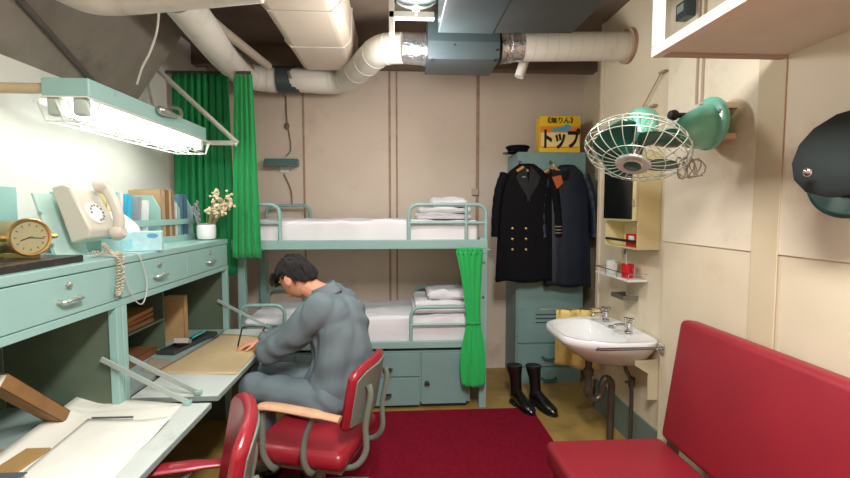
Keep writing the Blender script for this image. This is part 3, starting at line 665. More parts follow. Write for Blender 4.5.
for lv, (ztop, word) in enumerate(((bz_(220.5), 'upper'), (bz_(318), 'lower'))):
    x0 = bx_(417) if lv == 0 else bx_(413); z = ztop + .008
    for k in range(2):
        linen('folded_blanket', '%s white folded blanket at the right end of the %s berth' % (('lower', 'upper')[k], word), 'blanket', (x0+.02*k, BY+.09+.03*k, z+.045*k), (BX1-.10, BYB-.25, z+.045*(k+1)-.003), .02, .016, 7, 3+k+lv)
    linen('pillow', 'white pillow on the folded blankets of the %s berth' % word, 'pillow', (x0+.12, BY+.15, z+.093), (BX1-.12, BYB-.30, z+.155), .03, .034, 7, 6+lv)

# curtain tied at the right post of the lower berth
t2 = thing('tied_curtain', 'short bright green curtain tied up at the bunk bed right post', 'curtain', (bx_(470), BY-.06, .2))
zt, zb_ = bz_(251), bz_(384); zm = bz_(322)
def tied(u, v):
    z = zt + (zb_ - zt)*v; a = u*2*PI
    if v < .55: w_ = .080 - .036*math.sin(v/.55*PI/2); cx = bx_(468) + (bx_(472)-bx_(468))*v/.55
    else: w_ = .044 + .036*math.sin((v-.55)/.45*PI*.7); cx = bx_(472)
    f = 1 + .20*math.sin(9*a+2*math.sin(3*v)) + .08*math.sin(17*a+5*v) 
    return V((cx + w_*math.cos(a)*f, BY-.062 + w_*.42*math.sin(a)*f, z + .006*math.sin(9*a)))
MB().grid(tied, 150, 40).build('cloth', mat('bright green cloth', (20, 172, 82), .8, 0, .06, 8, .1, 120, sheen=.3), t2, smooth=True, solid=.002)
def ruf(u, v):
    a = u*2*PI; z = zt-.02 + .045*v; w_ = .076+.014*v
    return V((bx_(468) + w_*math.cos(a)*(1+.1*math.sin(16*a)), BY-.062+w_*.42*math.sin(a)*(1+.2*math.sin(16*a)), z))
MB().grid(ruf, 160, 5).build('gathered_header', MATS['bright green cloth'], t2, smooth=True, solid=.002)
q = MB(); q.tube([V((bx_(472)+.050*math.cos(a*PI/12), BY-.062+.024*math.sin(a*PI/12), zm)) for a in range(24)], .007, 8, closed=True); q.build('tie_band', GREENC, t2, smooth=True)
tag(MB().tube([V((bx_(456), BY-.062, zt+.012)), V((bx_(488), BY-.062, zt+.012))], .005, 8).build('curtain_rail', BEDT, smooth=True), 'thin rail under the upper berth carrying the tied curtain', 'rail')

# storage under the lower berth
t = thing('storage_cabinet', 'pale teal steel drawer and cupboard chest under the lower berth', 'cabinet', (-.4, 3.5, 0))
cx0, cx1 = -1.10, bx_(471); ct, cb = bz_(352), .045
MB().box((cx0, BY+.022, cb), (cx1, BYB-.1, ct)).build('body', LOCK, t, bevel=.003)
MB().box((cx0+.02, BY+.05, 0), (cx1-.02, BYB-.12, cb)).build('plinth', mat('dark plinth', (70, 60, 56), .7), t)
def front(name, xa, xb, za, zb2, hx=None, hz=None, kind='pull'):
    d = MB().box((xa, BY+.008, za), (xb, BY+.0215, zb2)).build(name, LOCK, t, bevel=.002)
    if kind == 'pull':
        q = MB(); q.tube(smoothpath([(hx-.03, BY+.008, hz+.004), (hx-.024, BY-.014, hz-.002), (hx, BY-.02, hz-.006), (hx+.024, BY-.014, hz-.002), (hx+.03, BY+.008, hz+.004)], 4), .006, 8, flat=1.5); q.box((hx-.038, BY+.003, hz-.004), (hx+.038, BY+.008, hz+.012)); q.build('handle', mat('dark handle metal', (82, 80, 74), .35, .7), d, smooth=True)
    else:
        q = MB(); q.lathe([(.018, 0), (.016, .008), (.009, .01), (.009, .024)], 14, Matrix.Translation(V((hx, BY+.008, hz))) @ Matrix.Rotation(PI/2, 4, 'X')); q.box((hx-.02, BY-.02, hz-.006), (hx+.02, BY-.012, hz+.006), Matrix.Translation(V((0,0,0)))); q.build('latch', MATS['dark handle metal'], d, smooth=True)
x1 = bx_(389)-.1; xm = bx_(419.5)
for a, b in ((-1.09, -.77), (-.76, -.42)):
    front('drawer', a, b, bz_(377), bz_(354), (a+b)/2, bz_(368)); front('drawer', a, b, bz_(406), bz_(378.5), (a+b)/2, bz_(396))
front('drawer', -.41, xm, bz_(377), bz_(354), bx_(387), bz_(370)); front('drawer', -.41, xm, bz_(406), bz_(378.5), bx_(386), bz_(395.5))
front('door', bx_(421.5), bx_(467), bz_(405), bz_(354), bx_(427), bz_(384), 'latch')

# reading lamp on the back wall, above the upper berth
t = thing('reading_lamp', 'small teal berth lamp fixed on the back wall behind the upper berth', 'lamp', P(279, 165, Y=4.1))
a = P(262, 161, Y=4.0); b = P(296, 161, Y=4.0)
MB().prism([(4.02, a.z-.04), (YB-.012, a.z-.03), (YB-.012, a.z+.03), (4.06, a.z+.03)], a.x, b.x, 'x').build('shade', mat('lamp shade teal', (88, 124, 120), .4), t, bevel=.006)
MB().box(((a.x+b.x)/2-.03, YB-.014, a.z-.09), ((a.x+b.x)/2+.05, YB-.001, a.z-.03), b=.004).build('switch_box', WHITEM, t)
q = MB().tube(smoothpath([P(284, 174, Y=4.13), P(291, 190, Y=4.13), P(292, 205, Y=4.13)], 5), .005, 6); tag(q.build('lamp_cord', mat('brown cord', (120, 104, 90), .6), smooth=True), 'thin cord hanging below the berth lamp', 'cord')
q = MB().tube(smoothpath([P(286, 96, Y=4.13), P(287, 120, Y=4.13), P(291, 148, Y=4.13), P(286, 156, Y=4.12)], 5), .005, 6); q.ell(P(287, 126, Y=4.125), (.022, .012, .03))
tag(q.build('lamp_cord', MATS['brown cord'], smooth=True), 'thin cord with a dark connector above the berth lamp', 'cord')
c = P(475, 192, Y=YB-.02); tag(MB().box((c.x-.03, YB-.03, c.z-.03), (c.x+.03, YB-.009, c.z+.03), b=.005).build('wall_socket', mat('socket cream', (190, 176, 158), .5)), 'small cream wall socket above the upper berth pillow', 'socket')

# ------------------------------------------------------------------ locker
LY = 3.77; LX0 = P(516, 300, Y=LY).x; LX1 = P(583, 300, Y=LY).x; LZ = P(540, 152, Y=LY).z
def lz(py): return P(540, py, Y=LY).z
t = thing('steel_locker', 'tall blue green steel locker in the back right corner', 'locker', ((LX0+LX1)/2, 3.95, 0))
MB().box((LX0, LY, .03), (LX1, YB-.02, LZ), b=.004).build('body', LOCK, t)
MB().box((LX0+.02, LY+.03, 0), (LX1-.02, YB-.03, .03)).build('plinth', mat('dark plinth', (70, 60, 56), .7), t)
dr = MB().box((LX0+.012, LY-.014, lz(343)+.005), (LX1-.012, LY-.0005, LZ-.012)).build('door', LOCK, t, bevel=.003)
q = MB()
for py in (314, 318, 322): q.box((LX0+.17, LY-.018, lz(py)-.004), (LX1-.13, LY-.0135, lz(py)+.004))
q.build('vent_slot', mat('slot shade', (60, 76, 76), .6), dr)
for py0, py1, hp in ((344.5, 366, 357), (367.5, 387, 378)):
    d = MB().box((LX0+.012, LY-.014, lz(py1)), (LX1-.012, LY-.0005, lz(py0))).build('drawer', LOCK, t, bevel=.003)
    hx = (LX0+LX1)/2; hz = lz(hp)
    q = MB(); q.tube(smoothpath([(hx-.06, LY-.014, hz+.006), (hx-.05, LY-.036, hz-.002), (hx, LY-.042, hz-.008), (hx+.05, LY-.036, hz-.002), (hx+.06, LY-.014, hz+.006)], 4), .007, 8, flat=1.6); q.build('handle', mat('green handle', (50, 110, 90), .35, .4), d, smooth=True)
    MB().lathe([(.009, 0), (.008, .006)], 12, Matrix.Translation(V((hx, LY-.014, hz+.055))) @ Matrix.Rotation(PI/2, 4, 'X')).build('lock', STEELH, d, smooth=True)

# detergent carton on the locker
a = P(540, 152, Y=LY+.03); b = P(580, 152, Y=LY+.03); zt = P(560, 116, Y=LY+.03).z
t = thing('detergent_carton', 'yellow and orange detergent carton standing on top of the locker', 'box', ((a.x+b.x)/2, LY+.08, LZ), math.radians(-3))
w2 = (b.x-a.x)/2; hh = zt - LZ
MB().box((-w2, -.05, .001), (w2, .09, hh), b=.003).build('carton', YEL, t, local=True)
q = MB(); q.box((-w2+.004, -.0512, .04), (w2-.004, -.0502, hh*.72)); q.build('orange_panel', ORP, t, local=True)
q = MB(); q.box((-w2+.01, -.0522, .05), (w2-.01, -.0512, hh*.55)); q.build('white_panel', mat('pale print', (250, 226, 150), .5), t, local=True)
RX = Matrix.Rotation(PI/2, 4, 'X')
vs, fs = textmesh('トップ', .112, off=.005); MB().add(vs, fs, Matrix.Translation(V((0.0, -.0535, hh*.34))) @ RX @ Matrix.Diagonal((1.0, 1.55, 1, 1))).build('lettering', mat('black print', (14, 14, 16), .5), t, local=True)
vs, fs = textmesh('《無りん》', .055, off=.001); MB().add(vs, fs, Matrix.Translation(V((0.0, -.0525, hh*.87))) @ RX).build('lettering', MATS['black print'], t, local=True)
MB().prism([(-.07, hh*.58), (.05, hh*.70), (.09, hh*.80), (.06, hh*.82), (.09, hh*.66), (.11, hh*.62), (.06, hh*.6)][:0] or [(-.08, hh*.57), (.07, hh*.60), (.10, hh*.72), (.05, hh*.78), (.03, hh*.72), (-.06, hh*.66)], -.0535, -.0525, 'y').build('blue_emblem', BLUEP, t, local=True)
# hat on the locker
t = thing('peaked_cap', 'black peaked cap lying on top of the locker by the carton', 'cap', P(516, 153, Y=LY+.12))
c = V((P(518, 150, Y=LY+.12).x, LY+.13, LZ+.001)); M = Matrix.Translation(c)
MB().lathe([(.085, 0), (.087, .03), (.10, .045), (.105, .055), (.09, .065), (.05, .07), (.001, .071)], 28, M).build('crown', BLACKC, t, smooth=True)
MB().grid(lambda u, v: c + V((-(.08+.055*v)*math.cos((u-.5)*2.2), (.08+.05*v)*math.sin((u-.5)*2.2) - .01, .012-.010*v)), 14, 4).build('visor', LEATH, t, smooth=True, solid=.003)
c0 = c

# ------------------------------------------------------------------ hanging coats
def coat(label, name, cx, yc, ztop, zbot, wS, wB, m_, lining=None, sleeveR=.055, depth=.07, lean=0, seed=0):
    t = thing(name, label, 'jacket', (cx, yc, zbot))
    Lz = ztop - zbot
    def prof(v):         # half width at height v (0 top .. 1 bottom)
        if v < .12: return .065 + (wS-.065)*math.sin(v/.12*PI/2)
        return wS + (wB-wS)*((v-.12)/.88)
    def body(u, v):
        a = u*2*PI; w_ = prof(v) ; d = depth*(.35+.65*min(1, v/.15)); 
        fold = 1 + .05*math.sin(7*a + seed) * v + .03*math.sin(13*a+seed)*v
        x = w_*math.copysign(abs(math.cos(a))**.75, math.cos(a)); y = d*math.copysign(abs(math.sin(a))**.8, math.sin(a))
        return V((cx + x + lean*v, yc + y*fold, ztop - Lz*v + .008*math.sin(5*a)*v - .05*(abs(x)/wS)**2*(1 if v < .12 else max(0, 1-(v-.12)*6))))
    q = MB().grid(body, 64, 30); q.build('body', m_, t, smooth=True, solid=.004)
    for s in (-1, 1):
        pts = smoothpath([(cx+s*(wS-.035), yc-.0, ztop-.085), (cx+s*(wS+.015), yc-.012, ztop-.22), (cx+s*(wS+.04)+lean*.5, yc-.02, ztop-.40), (cx+s*(wB+.015)+lean, yc-.03, ztop-.60)], 8)
        rs = [sleeveR*(1.0-.25*i/(len(pts)-1))*(1+.05*math.sin(i*1.7+seed)) for i in range(len(pts))]
        sl = MB().tube(pts, rs, 16, flat=.75).build('sleeve', m_, t, smooth=True)
        if name == 'uniform_jacket' and s == 1:
            for k in range(3):
                p = pts[-5+k*1] ; q = MB().tube([p, p+V((0, 0, -.006))], rs[-5]*1.04, 16, flat=.75); q.build('cuff_stripe', mat('dull gold braid', (150, 132, 110), .6), sl, smooth=True)
    return t
zt = P(522, 166, Y=3.66).z
t = coat('black double-breasted uniform jacket with brass buttons hung on the locker', 'uniform_jacket', P(526, 200, Y=3.68).x, 3.675, zt+.02, P(526, 281, Y=3.66).z, .215, .25, BLACKC, depth=.055, seed=1)
cx = P(526, 200, Y=3.68).x
for py in (228.5, 239, 249.5):
    for px in (512.5, 526):
        c = P(px, py, Y=3.612); MB().lathe([(.009, 0), (.011, .003), (.006, .008), (.001, .009)], 14, Matrix.Translation(c) @ Matrix.Rotation(PI/2, 4, 'X')).build('button', GOLD, t, smooth=True)
q = MB()
yl = 3.612
for s in (-1, 1): q.add([(cx+s*.02, yl+.02, zt-.0), (cx+s*.10, yl+.012, zt-.09), (cx+s*.075, yl, zt-.16), (cx+s*-.015, yl-.004, zt-.30), (cx+s*-.005, yl-.002, zt-.18)], [(0, 1, 2, 3, 4)])
q.build('lapel', mat('black lapel wool', (24, 24, 29), .8), t, solid=.004)
q = MB(); c = P(523, 177, Y=3.612); q.box((c.x-.01, 3.600, c.z-.004), (c.x+.02, 3.606, c.z+.004)); q.build('name_tag', mat('grey tag', (150, 150, 150), .5), t)
t = coat('navy nylon jacket with orange lining hung on the locker right side', 'nylon_jacket', P(566, 200, Y=3.70).x, 3.69, zt+.015, P(560, 286, Y=3.66).z, .18, .20, NAVY, depth=.06, lean=.02, seed=4)
cx = P(560, 200, Y=3.70).x
q = MB().grid(lambda u, v: V((cx-.03 + .075*math.cos(u*PI), 3.655-.035*math.sin(u*PI) - .004, zt-.02 - .07*v + .02*math.sin(u*PI*1)*-1)), 16, 6); q.build('fur_collar', mat('black pile collar', (16, 17, 20), .95, 0, .1, 30, .5, 120), t, smooth=True, solid=.02)
q = MB().add([P(552, 177, Y=3.60), P(561, 175, Y=3.60), P(563, 183, Y=3.60), P(557, 189, Y=3.60)], [(0, 1, 2, 3)]); q.build('lining', ORANGE, t, solid=.003)
q = MB().box((cx-.10, 3.65, P(560, 285, Y=3.66).z-.008), (cx+.08, 3.70, P(560, 282, Y=3.66).z)); q.build('lining', ORANGE, t, bevel=.004)
for i, (px, nm, yh) in enumerate(((522, 'wooden hanger inside the black uniform jacket', 3.66), (553, 'wooden hanger inside the navy nylon jacket', 3.675))):
    c = P(px, 170, Y=yh)
    t = thing('clothes_hanger', nm, 'hanger', c, group=None)
    q = MB(); q.tube(smoothpath([c+V((-.15, 0, -.07)), c+V((-.06, 0, -.015)), c+V((0, 0, .012)), c+V((.06, 0, -.015)), c+V((.15, 0, -.07))], 5), .013, 10); q.tube([c+V((-.045, -.012, -.012)), c+V((0, -.016, .02)), c+V((.045, -.012, -.012))], .014, 8); q.build('shoulder_bar', WOODH, t, smooth=True)
    q = MB(); q.tube(smoothpath([c+V((0, 0, .01)), c+V((0, 0, .05)), c+V((0, .03, .075)), c+V((0, .055, .085)), c+V((0, LY-.016-yh, .07))], 5), .0028, 6); q.build('hook', STEELH, t, smooth=True)
    MB().box((c.x-.006, LY-.026, c.z+.055), (c.x+.006, LY-.0145, c.z+.085)).build('door_hook', PIPEM, dr)

# ------------------------------------------------------------------ boots
for i, (px, py, rz, lb) in enumerate(((531, 413, .30, 'black leather ankle boot nearer the bunk bed'), (553, 413, .38, 'black leather ankle boot nearer the washbasin'))):
    c = P(px, py, Z=.02)
    t = thing('boot', lb, 'boot', (c.x, c.y, .0), rz, group='pair of boots in front of the locker')
    q = MB()
    # sections along the foot: y forward (-), half width, height
    rings = []
    for y, w_, h_, z0 in ((.0-.03, .018, .03, .012), (-.01, .036, .05, .012), (.04, .045, .065, .012), (.09, .044, .085, .012), (.14, .038, .11, .014), (.19, .036, .13, .014), (.235, .034, .12, .014), (.25, .022, .09, .02)):
        rings.append([(w_*math.cos(2*PI*k/18), y, z0 + h_/2 + h_/2*math.sin(2*PI*k/18)) for k in range(18)])
    q.ring(rings)
    q.build('vamp', LEATH, t, local=True, smooth=True)
    MB().tube([(0, .20, .08), (0, .205, .15), (0.0, .215, .22), (0, .225, .265), (0, .23, .30)], [.046, .042, .046, .055, .058], 20).build('shaft', LEATH, t, local=True, smooth=True)
    MB().tube([(0, .23, .292), (0, .2302, .303)], .06, 20).build('cuff', BLACKM, t, local=True, smooth=True)
    q = MB(); q.prism([(-.02, -.035), (.02, -.035), (.045, .02), (.044, .10), (.033, .15), (-.033, .15), (-.044, .10), (-.045, .02)], .004, .014, 'z'); q.prism([(-.036, .17), (.036, .17), (.034, .25), (-.034, .25)], 0, .03, 'z'); q.build('sole', BLACKM, t, local=True, bevel=.003)

# ------------------------------------------------------------------ wash corner
# basin outline in plan (x to the wall)
t = thing('wash_basin', 'white porcelain wash basin fixed to the right wall', 'basin', (1.3, 2.8, .6))
ZB = .755; y0, y1 = 2.395, 3.05; x0, x1 = .965, 1.495
def outline(ins, z, n=64, lift=0):
    pts = []
    cx_, cy_ = (x0+x1)/2, (y0+y1)/2
    for k in range(n):
        a = 2*PI*k/n; ca, sa = math.cos(a), math.sin(a)
        hx = (x1-x0)/2 - ins; hy = (y1-y0)/2 - ins
        e = .30
        X = cx_ + hx*math.copysign(abs(ca)**e, ca); Y = cy_ + hy*math.copysign(abs(sa)**e, sa)
        # front (low x) narrows
        k_ = max(0, (cx_+.02 - X)/(x1-x0)*2)
        Y = cy_ + (Y-cy_)*(1 - .38*k_**1.6)
        pts.append(V((X, Y, z + lift)))
    return pts
def squeeze(r, sx, sy, z, dx=0):
    cx_, cy_ = (x0+x1)/2, (y0+y1)/2
    return [V((cx_+dx + (p.x-cx_)*sx, cy_ + (p.y-cy_)*sy, z)) for p in r]
o0 = outline(0, ZB)
rings = [squeeze(o0, .40, .40, ZB-.20, .10), squeeze(o0, .62, .60, ZB-.17, .07), squeeze(o0, .86, .85, ZB-.09, .02), squeeze(o0, .97, .97, ZB-.05), squeeze(o0, 1, 1, ZB-.03), squeeze(o0, 1, 1, ZB-.006), squeeze(o0, .985, .985, ZB), squeeze(o0, .93, .93, ZB), squeeze(o0, .90, .90, ZB-.004)]
inner = [(.64, .84, ZB-.008, -.06), (.62, .80, ZB-.03, -.06), (.56, .70, ZB-.09, -.055), (.42, .5, ZB-.135, -.045), (.15, .15, ZB-.145, -.03), (.02, .02, ZB-.148, -.03)]
for sx, sy, z, dx in inner: rings.append(squeeze(o0, sx, sy, z, dx))
MB().ring(rings).build('bowl', PORC, t, smooth=True)
def tap(c, label):
    k = thing('tap', label, 'tap', c, group='taps of the wash basin')
    MB().lathe([(.024, 0), (.024, .008), (.014, .014), (.014, .05), (.018, .055), (.018, .062), (.008, .066), (.008, .078)], 18, Matrix.Translation(c)).build('body', CHROME, k, smooth=True)
    MB().tube(smoothpath([c+V((0, 0, .035)), c+V((-.04, 0, .05)), c+V((-.085, 0, .045)), c+V((-.095, 0, .025))], 4), .009, 10).build('spout', CHROME, k, smooth=True)
    q = MB()
    for a in (0, PI/2): q.cap(c+V((math.cos(a+.4)*-.03, math.sin(a+.4)*-.03, .083)), c+V((math.cos(a+.4)*.03, math.sin(a+.4)*.03, .083)), .008, .008)
    q.build('cross_handle', CHROME, k, smooth=True)
tap(V((1.40, 2.92, ZB+.0005)), 'chrome tap at the far side of the wash basin')
tap(V((1.40, 2.62, ZB+.0005)), 'chrome tap at the near side of the wash basin')
q = MB(); q.tube([(1.36, 2.77, ZB-.003), (1.36, 2.77, ZB+.006)], .016, 14); q.build('plug_chain_stud', CHROME, t, smooth=True)
# waste trap and supply
t = thing('drain_pipe', 'dark metal trap pipe running down below the wash basin', 'pipe', (1.24, 2.82, 0))
pts = smoothpath([(1.20, 2.72, .56), (1.20, 2.72, .36), (1.215, 2.72, .315), (1.25, 2.72, .30), (1.285, 2.72, .33), (1.29, 2.72, .40), (1.315, 2.72, .435), (1.35, 2.72, .40), (1.35, 2.72, .30), (1.35, 2.72, .0)], 5)
MB().tube(pts, .022, 14).build('pipe', PIPEM, t, smooth=True)
for z in (.48, .36): q = MB().tube([(1.20, 2.72, z-.018), (1.20, 2.72, z+.018)], .031, 14); z == .48 and q.build('coupling_nut', PIPEM, t, smooth=True)
q.build('coupling_nut', PIPEM, t, smooth=True)
t = thing('supply_pipe', 'thin supply pipe with valve below the basin near tap', 'pipe', (1.44, 2.66, 0))
MB().tube(smoothpath([(1.43, 2.72, .60), (1.43, 2.70, .50), (1.45, 2.66, .40), (1.45, 2.66, 0)], 5), .012, 10).build('pipe', PIPEM, t, smooth=True)
q = MB(); q.tube([(1.45, 2.66, .40), (1.45, 2.66, .46)], .02, 12); q.tube([(1.41, 2.66, .43), (1.45, 2.66, .43)], .009, 10); q.build('valve', PIPEM, t, smooth=True)
t = thing('basin_bracket', 'cream steel bracket under the near end of the wash basin', 'bracket', (1.47, 2.52, .4))
MB().prism([(XR2-.001, .40), (XR2-.001, ZB-.12), (1.36, ZB-.12), (1.36, ZB-.15), (XR2-.06, ZB-.20), (XR2-.06, .40)], 2.46, 2.475, 'y').build('gusset', mat('cream bracket', (206, 192, 160), .6), t, bevel=.001)
# towel rail
t = thing('towel_rail', 'double chrome towel rail reaching along the near side of the basin', 'rail', (1.2, 2.42, ZB))
a = P(598, 347.5, Y=2.36)
q = MB(); q.tube(smoothpath([V((XR-.007, 2.34, a.z)), V((a.x+.02, 2.34, a.z)), V((a.x, 2.348, a.z)), V((a.x+.02, 2.36, a.z-.016)), V((XR-.007, 2.36, a.z-.016))], 5), .0045, 8); q.build('bar', mat('dull chrome', (150, 140, 132), .25, .9), t, smooth=True)
MB().box((XR-.011, 2.32, a.z-.035), (XR-.0062, 2.368, a.z+.02)).build('wall_plate', CHROME, t)
t = thing('hand_towel', 'yellow checked towel hanging below the left edge of the basin', 'towel', (1.15, 3.2, .4))
# towel hangs on a rail along the wall beyond the basin, from behind
tz = ZB+.03
def tw(u, v):
    x = 1.13 + .33*u; return V((x, 3.115 + .012*math.sin(u*16+v*2) + .01*v, tz - (.40+.05*u)*v + .008*math.sin(u*9)*v))
MB().grid(tw, 30, 14).build('cloth', TOWEL, t, smooth=True, solid=.006)
q = MB()
for k in range(5): q.box((1.14+.075*k, 3.088, tz-.004), (1.15+.075*k, 3.096, tz+.006))
q.build('stripe', mat('brown stripe', (170, 130, 70), .8), t)
tag(MB().tube([(1.0, 3.135, tz+.004), (XR2, 3.135, tz+.004)], .006, 8).build('rail_bar', CHROME, smooth=True), 'chrome rail behind the basin carrying the yellow towel', 'rail')
# mirror cabinet
cx0 = 1.365; cy0, cy1 = 2.49, 2.89; zc0 = P(637, 250, Y=2.49).z; zc1 = zc0 + .56
t = thing('medicine_cabinet', 'cream wall cabinet with a dark mirror door above the basin', 'cabinet', (1.43, 2.75, zc0))
creamc = mat('cream cabinet enamel', (226, 214, 164), .4, 0, .03, coat=.2)
q = MB(); q.box((cx0, cy0, zc0), (XR2-.001, cy0+.008, zc1)); q.box((cx0, cy1-.008, zc0), (XR2-.001, cy1, zc1)); q.box((cx0, cy0+.008, zc0), (XR2-.001, cy1-.008, zc0+.008)); q.box((cx0, cy0+.008, zc1-.008), (XR2-.001, cy1-.008, zc1)); q.box((XR2-.01, cy0+.008, zc0+.008), (XR2-.001, cy1-.008, zc1-.008)); q.box((cx0, cy0+.008, zc0+.155), (XR2-.01, cy1-.008, zc0+.163))
q.build('case', creamc, t)
dd = MB().box((cx0-.016, cy0, zc0+.165), (cx0-.001, cy1, zc1)).build('door', creamc, t, bevel=.002)
MB().box((cx0-.020, cy0+.035, zc0+.175), (cx0-.016, cy1-.012, zc1-.02)).build('mirror', MIRR, dd)
MB().box((cx0-.028, cy0+.008, zc0+.25), (cx0-.016, cy0+.02, zc0+.29)).build('door_pull', STEELH, dd, bevel=.002)
MB().tube([(cx0+.004, cy0+.008, zc0+.045), (cx0+.004, cy1-.008, zc0+.045)], .008, 8).build('guard_bar', BLACKM, t)
t = thing('red_packet', 'red and white packet standing in the open cabinet shelf', 'packet', (1.41, 2.66, zc0+.008))
MB().box((1.385, 2.525, zc0+.009), (1.44, 2.66, zc0+.085), b=.003).build('packet', REDP, t); MB().box((1.382, 2.56, zc0+.05), (1.3849, 2.62, zc0+.075)).build('white_mark', WHITEP, t)
# tray shelf
zs = P(625, 278, Y=2.70).z
t = thing('cup_shelf', 'small white bracket shelf with a wire rim below the cabinet', 'shelf', (1.43, 2.8, zs))
MB().box((1.375, 2.60, zs-.012), (XR2-.001, 3.05, zs), b=.004).build('shelf_board', WHITEP, t)
q = MB(); zz = zs+.035; q.tube([(XR2-.002, 2.605, zz), (1.38, 2.605, zz), (1.38, 3.045, zz), (XR2-.002, 3.045, zz)], .003, 6)
for y in (2.605, 2.75, 2.9, 3.045): q.tube([(1.38, y, zs-.005), (1.38, y, zz)], .003, 6)
q.build('wire_rim', CHROME, t, smooth=True)
def cup(name, label, c, m_, h_=.085, r=.036, hd=True):
    k = thing(name, label, 'cup', c)
    MB().lathe([(r*.85, 0), (r*.9, .004), (r, h_), (r*.92, h_), (r*.82, .008)], 24, Matrix.Translation(c)).build('cup_body', m_, k, smooth=True)
    if hd: MB().tube(smoothpath([c+V((0, -r*.92, h_*.8)), c+V((0, -r-.022, h_*.75)), c+V((0, -r-.024, h_*.35)), c+V((0, -r*.9, h_*.25))], 4), .005, 8).build('handle', m_, k, smooth=True)
cup('cup', 'red plastic cup with a toothbrush on the small white shelf', V((1.43, 2.71, zs+.001)), REDP, .085, .038)
cup('cup', 'white mug at the far end of the small white shelf', V((1.435, 2.93, zs+.001)), WHITEP, .085, .036)
t = thing('toothbrush', 'white toothbrush standing in the red cup', 'toothbrush', (1.43, 2.71, zs+.008))
MB().tube([(1.43, 2.72, zs+.012), (1.432, 2.74, zs+.17)], .004, 6).build('shank', WHITEP, t, smooth=True)
MB().box((1.424, 2.736, zs+.145), (1.43, 2.748, zs+.175)).build('bristles', mat('grey bristles', (90, 90, 100), .8), t)
zs2 = P(624, 299, Y=2.75).z
t = thing('soap_dish', 'small dull metal soap dish on the wall above the basin', 'soap dish', (1.46, 2.78, zs2))
q = MB(); q.box((1.40, 2.70, zs2), (XR2-.001, 2.86, zs2+.006)); q.box((1.40, 2.70, zs2+.006), (1.404, 2.86, zs2+.028)); q.box((1.404, 2.70, zs2+.006), (XR2-.001, 2.704, zs2+.028)); q.box((1.404, 2.856, zs2+.006), (XR2-.001, 2.86, zs2+.028)); q.build('dish', mat('dull nickel', (130, 126, 116), .4, .7), t, bevel=.001)

# ------------------------------------------------------------------ wall fan
fc = P(636, 150, Y=1.92); fc = V((fc.x, 1.92, fc.z))
axf = V((-.36, -.36, -.86)).normalized()
Mf = Matrix.Translation(fc) @ axf.to_track_quat('Z', 'Y').to_matrix().to_4x4()
t = thing('wall_fan', 'green enamel wall fan with a wire cage, tilted downward', 'fan', (XR-.05, 1.95, 1.8))
R = .215
q = MB()
for k in range(24):
    a = 2*PI*k/24
    pr = [(.055, .075), (.12, .070), (.18, .045), (R, 0), (.19, -.045), (.12, -.075), (.055, -.085)]
    q.tube([Mf @ V((r*math.cos(a), r*math.sin(a), z)) for r, z in smoothpath([(r, z, 0) for r, z in pr], 3) for z in [z]] if False else [Mf @ V((p.x*math.cos(a), p.x*math.sin(a), p.y)) for p in smoothpath([(r, z, 0) for r, z in pr], 3)], .0019, 5)
for r, z in ((.055, .075), (.125, .069), (R, 0), (.165, -.058), (.055, -.085), (.2, .028), (.205, -.028)):
    q.tube([Mf @ V((r*math.cos(2*PI*k/40), r*math.sin(2*PI*k/40), z)) for k in range(40)], .0022 if r < R else .003, 5, closed=True)
q.build('cage', WIREM, t, smooth=True)
MB().lathe([(.002, .085), (.034, .083), (.040, .078), (.068, .080), (.072, .072), (.040, .070), (.02, .074)], 28, Mf).build('hub_badge', mat('satin chrome', (214, 216, 214), .35, .55, .02), t, smooth=True)
MB().lathe([(.036, .0865), (.0006, .0885)], 24, Mf, cap=False).build('badge_centre', FANB, t, smooth=True)
MB().lathe([(.002, .062), (.022, .058), (.03, .03), (.03, -.03)], 20, Mf).build('hub', CHROME, t, smooth=True)
for k in range(4):
    a0 = k*PI/2 + .5
    def bl(u, v):
        r = .028 + .155*v; half = .25 + .50*math.sin(min(1, v*1.15+.1)*PI*.62); a = a0 + (u-.5)*2*half*(1 if v < .85 else 1-(v-.85)*2.2)
        return Mf @ V((r*math.cos(a), r*math.sin(a), (u-.5)*.055 + .005))
    MB().grid(bl, 10, 12).build('blade', FANB, t, smooth=True, solid=.002)
mot = Mf @ V((0, 0, -.10))
MB().lathe([(.02, .055), (.055, .045), (.066, .02), (.068, -.05), (.06, -.085), (.035, -.105), (.002, -.11)], 28, Mf @ Matrix.Translation(V((0, 0, -.10)))).build('motor', FANG, t, smooth=True)
# wall base dome
bc = V((1.36, 1.93, P(712, 124, Y=1.93).z)); 
Mb = Matrix.Translation(bc) @ Matrix.Rotation(-PI/2, 4, 'Y')
MB().lathe([(.112, -.02), (.115, -.012), (.115, 0), (.105, .006), (.002, .006)], 36, Mb).build('base_plate', FANG, t, smooth=True)
rings = []
for s, hw, hz_, ex in ((0, .075, .098, .9), (.04, .072, .092, .8), (.08, .062, .078, .8), (.115, .045, .055, .8), (.13, .02, .025, 1)):
    rings.append([bc + V((-.006-s, hw*math.copysign(abs(math.cos(a))**ex, math.cos(a)), -.01 - s*.18 + hz_*math.copysign(abs(math.sin(a))**ex, math.sin(a)))) for a in [2*PI*k/28 for k in range(28)]])
MB().ring(rings).build('base_dome', FANG, t, smooth=True)
q = MB()
for dy, dz in ((-.085, .04), (-.06, -.07), (.07, .07), (.03, .098)): q.ell(bc+V((-.008, dy, dz)), (.006, .009, .009), nu=10, nv=6)
q.build('screw', STEELH, t, smooth=True)
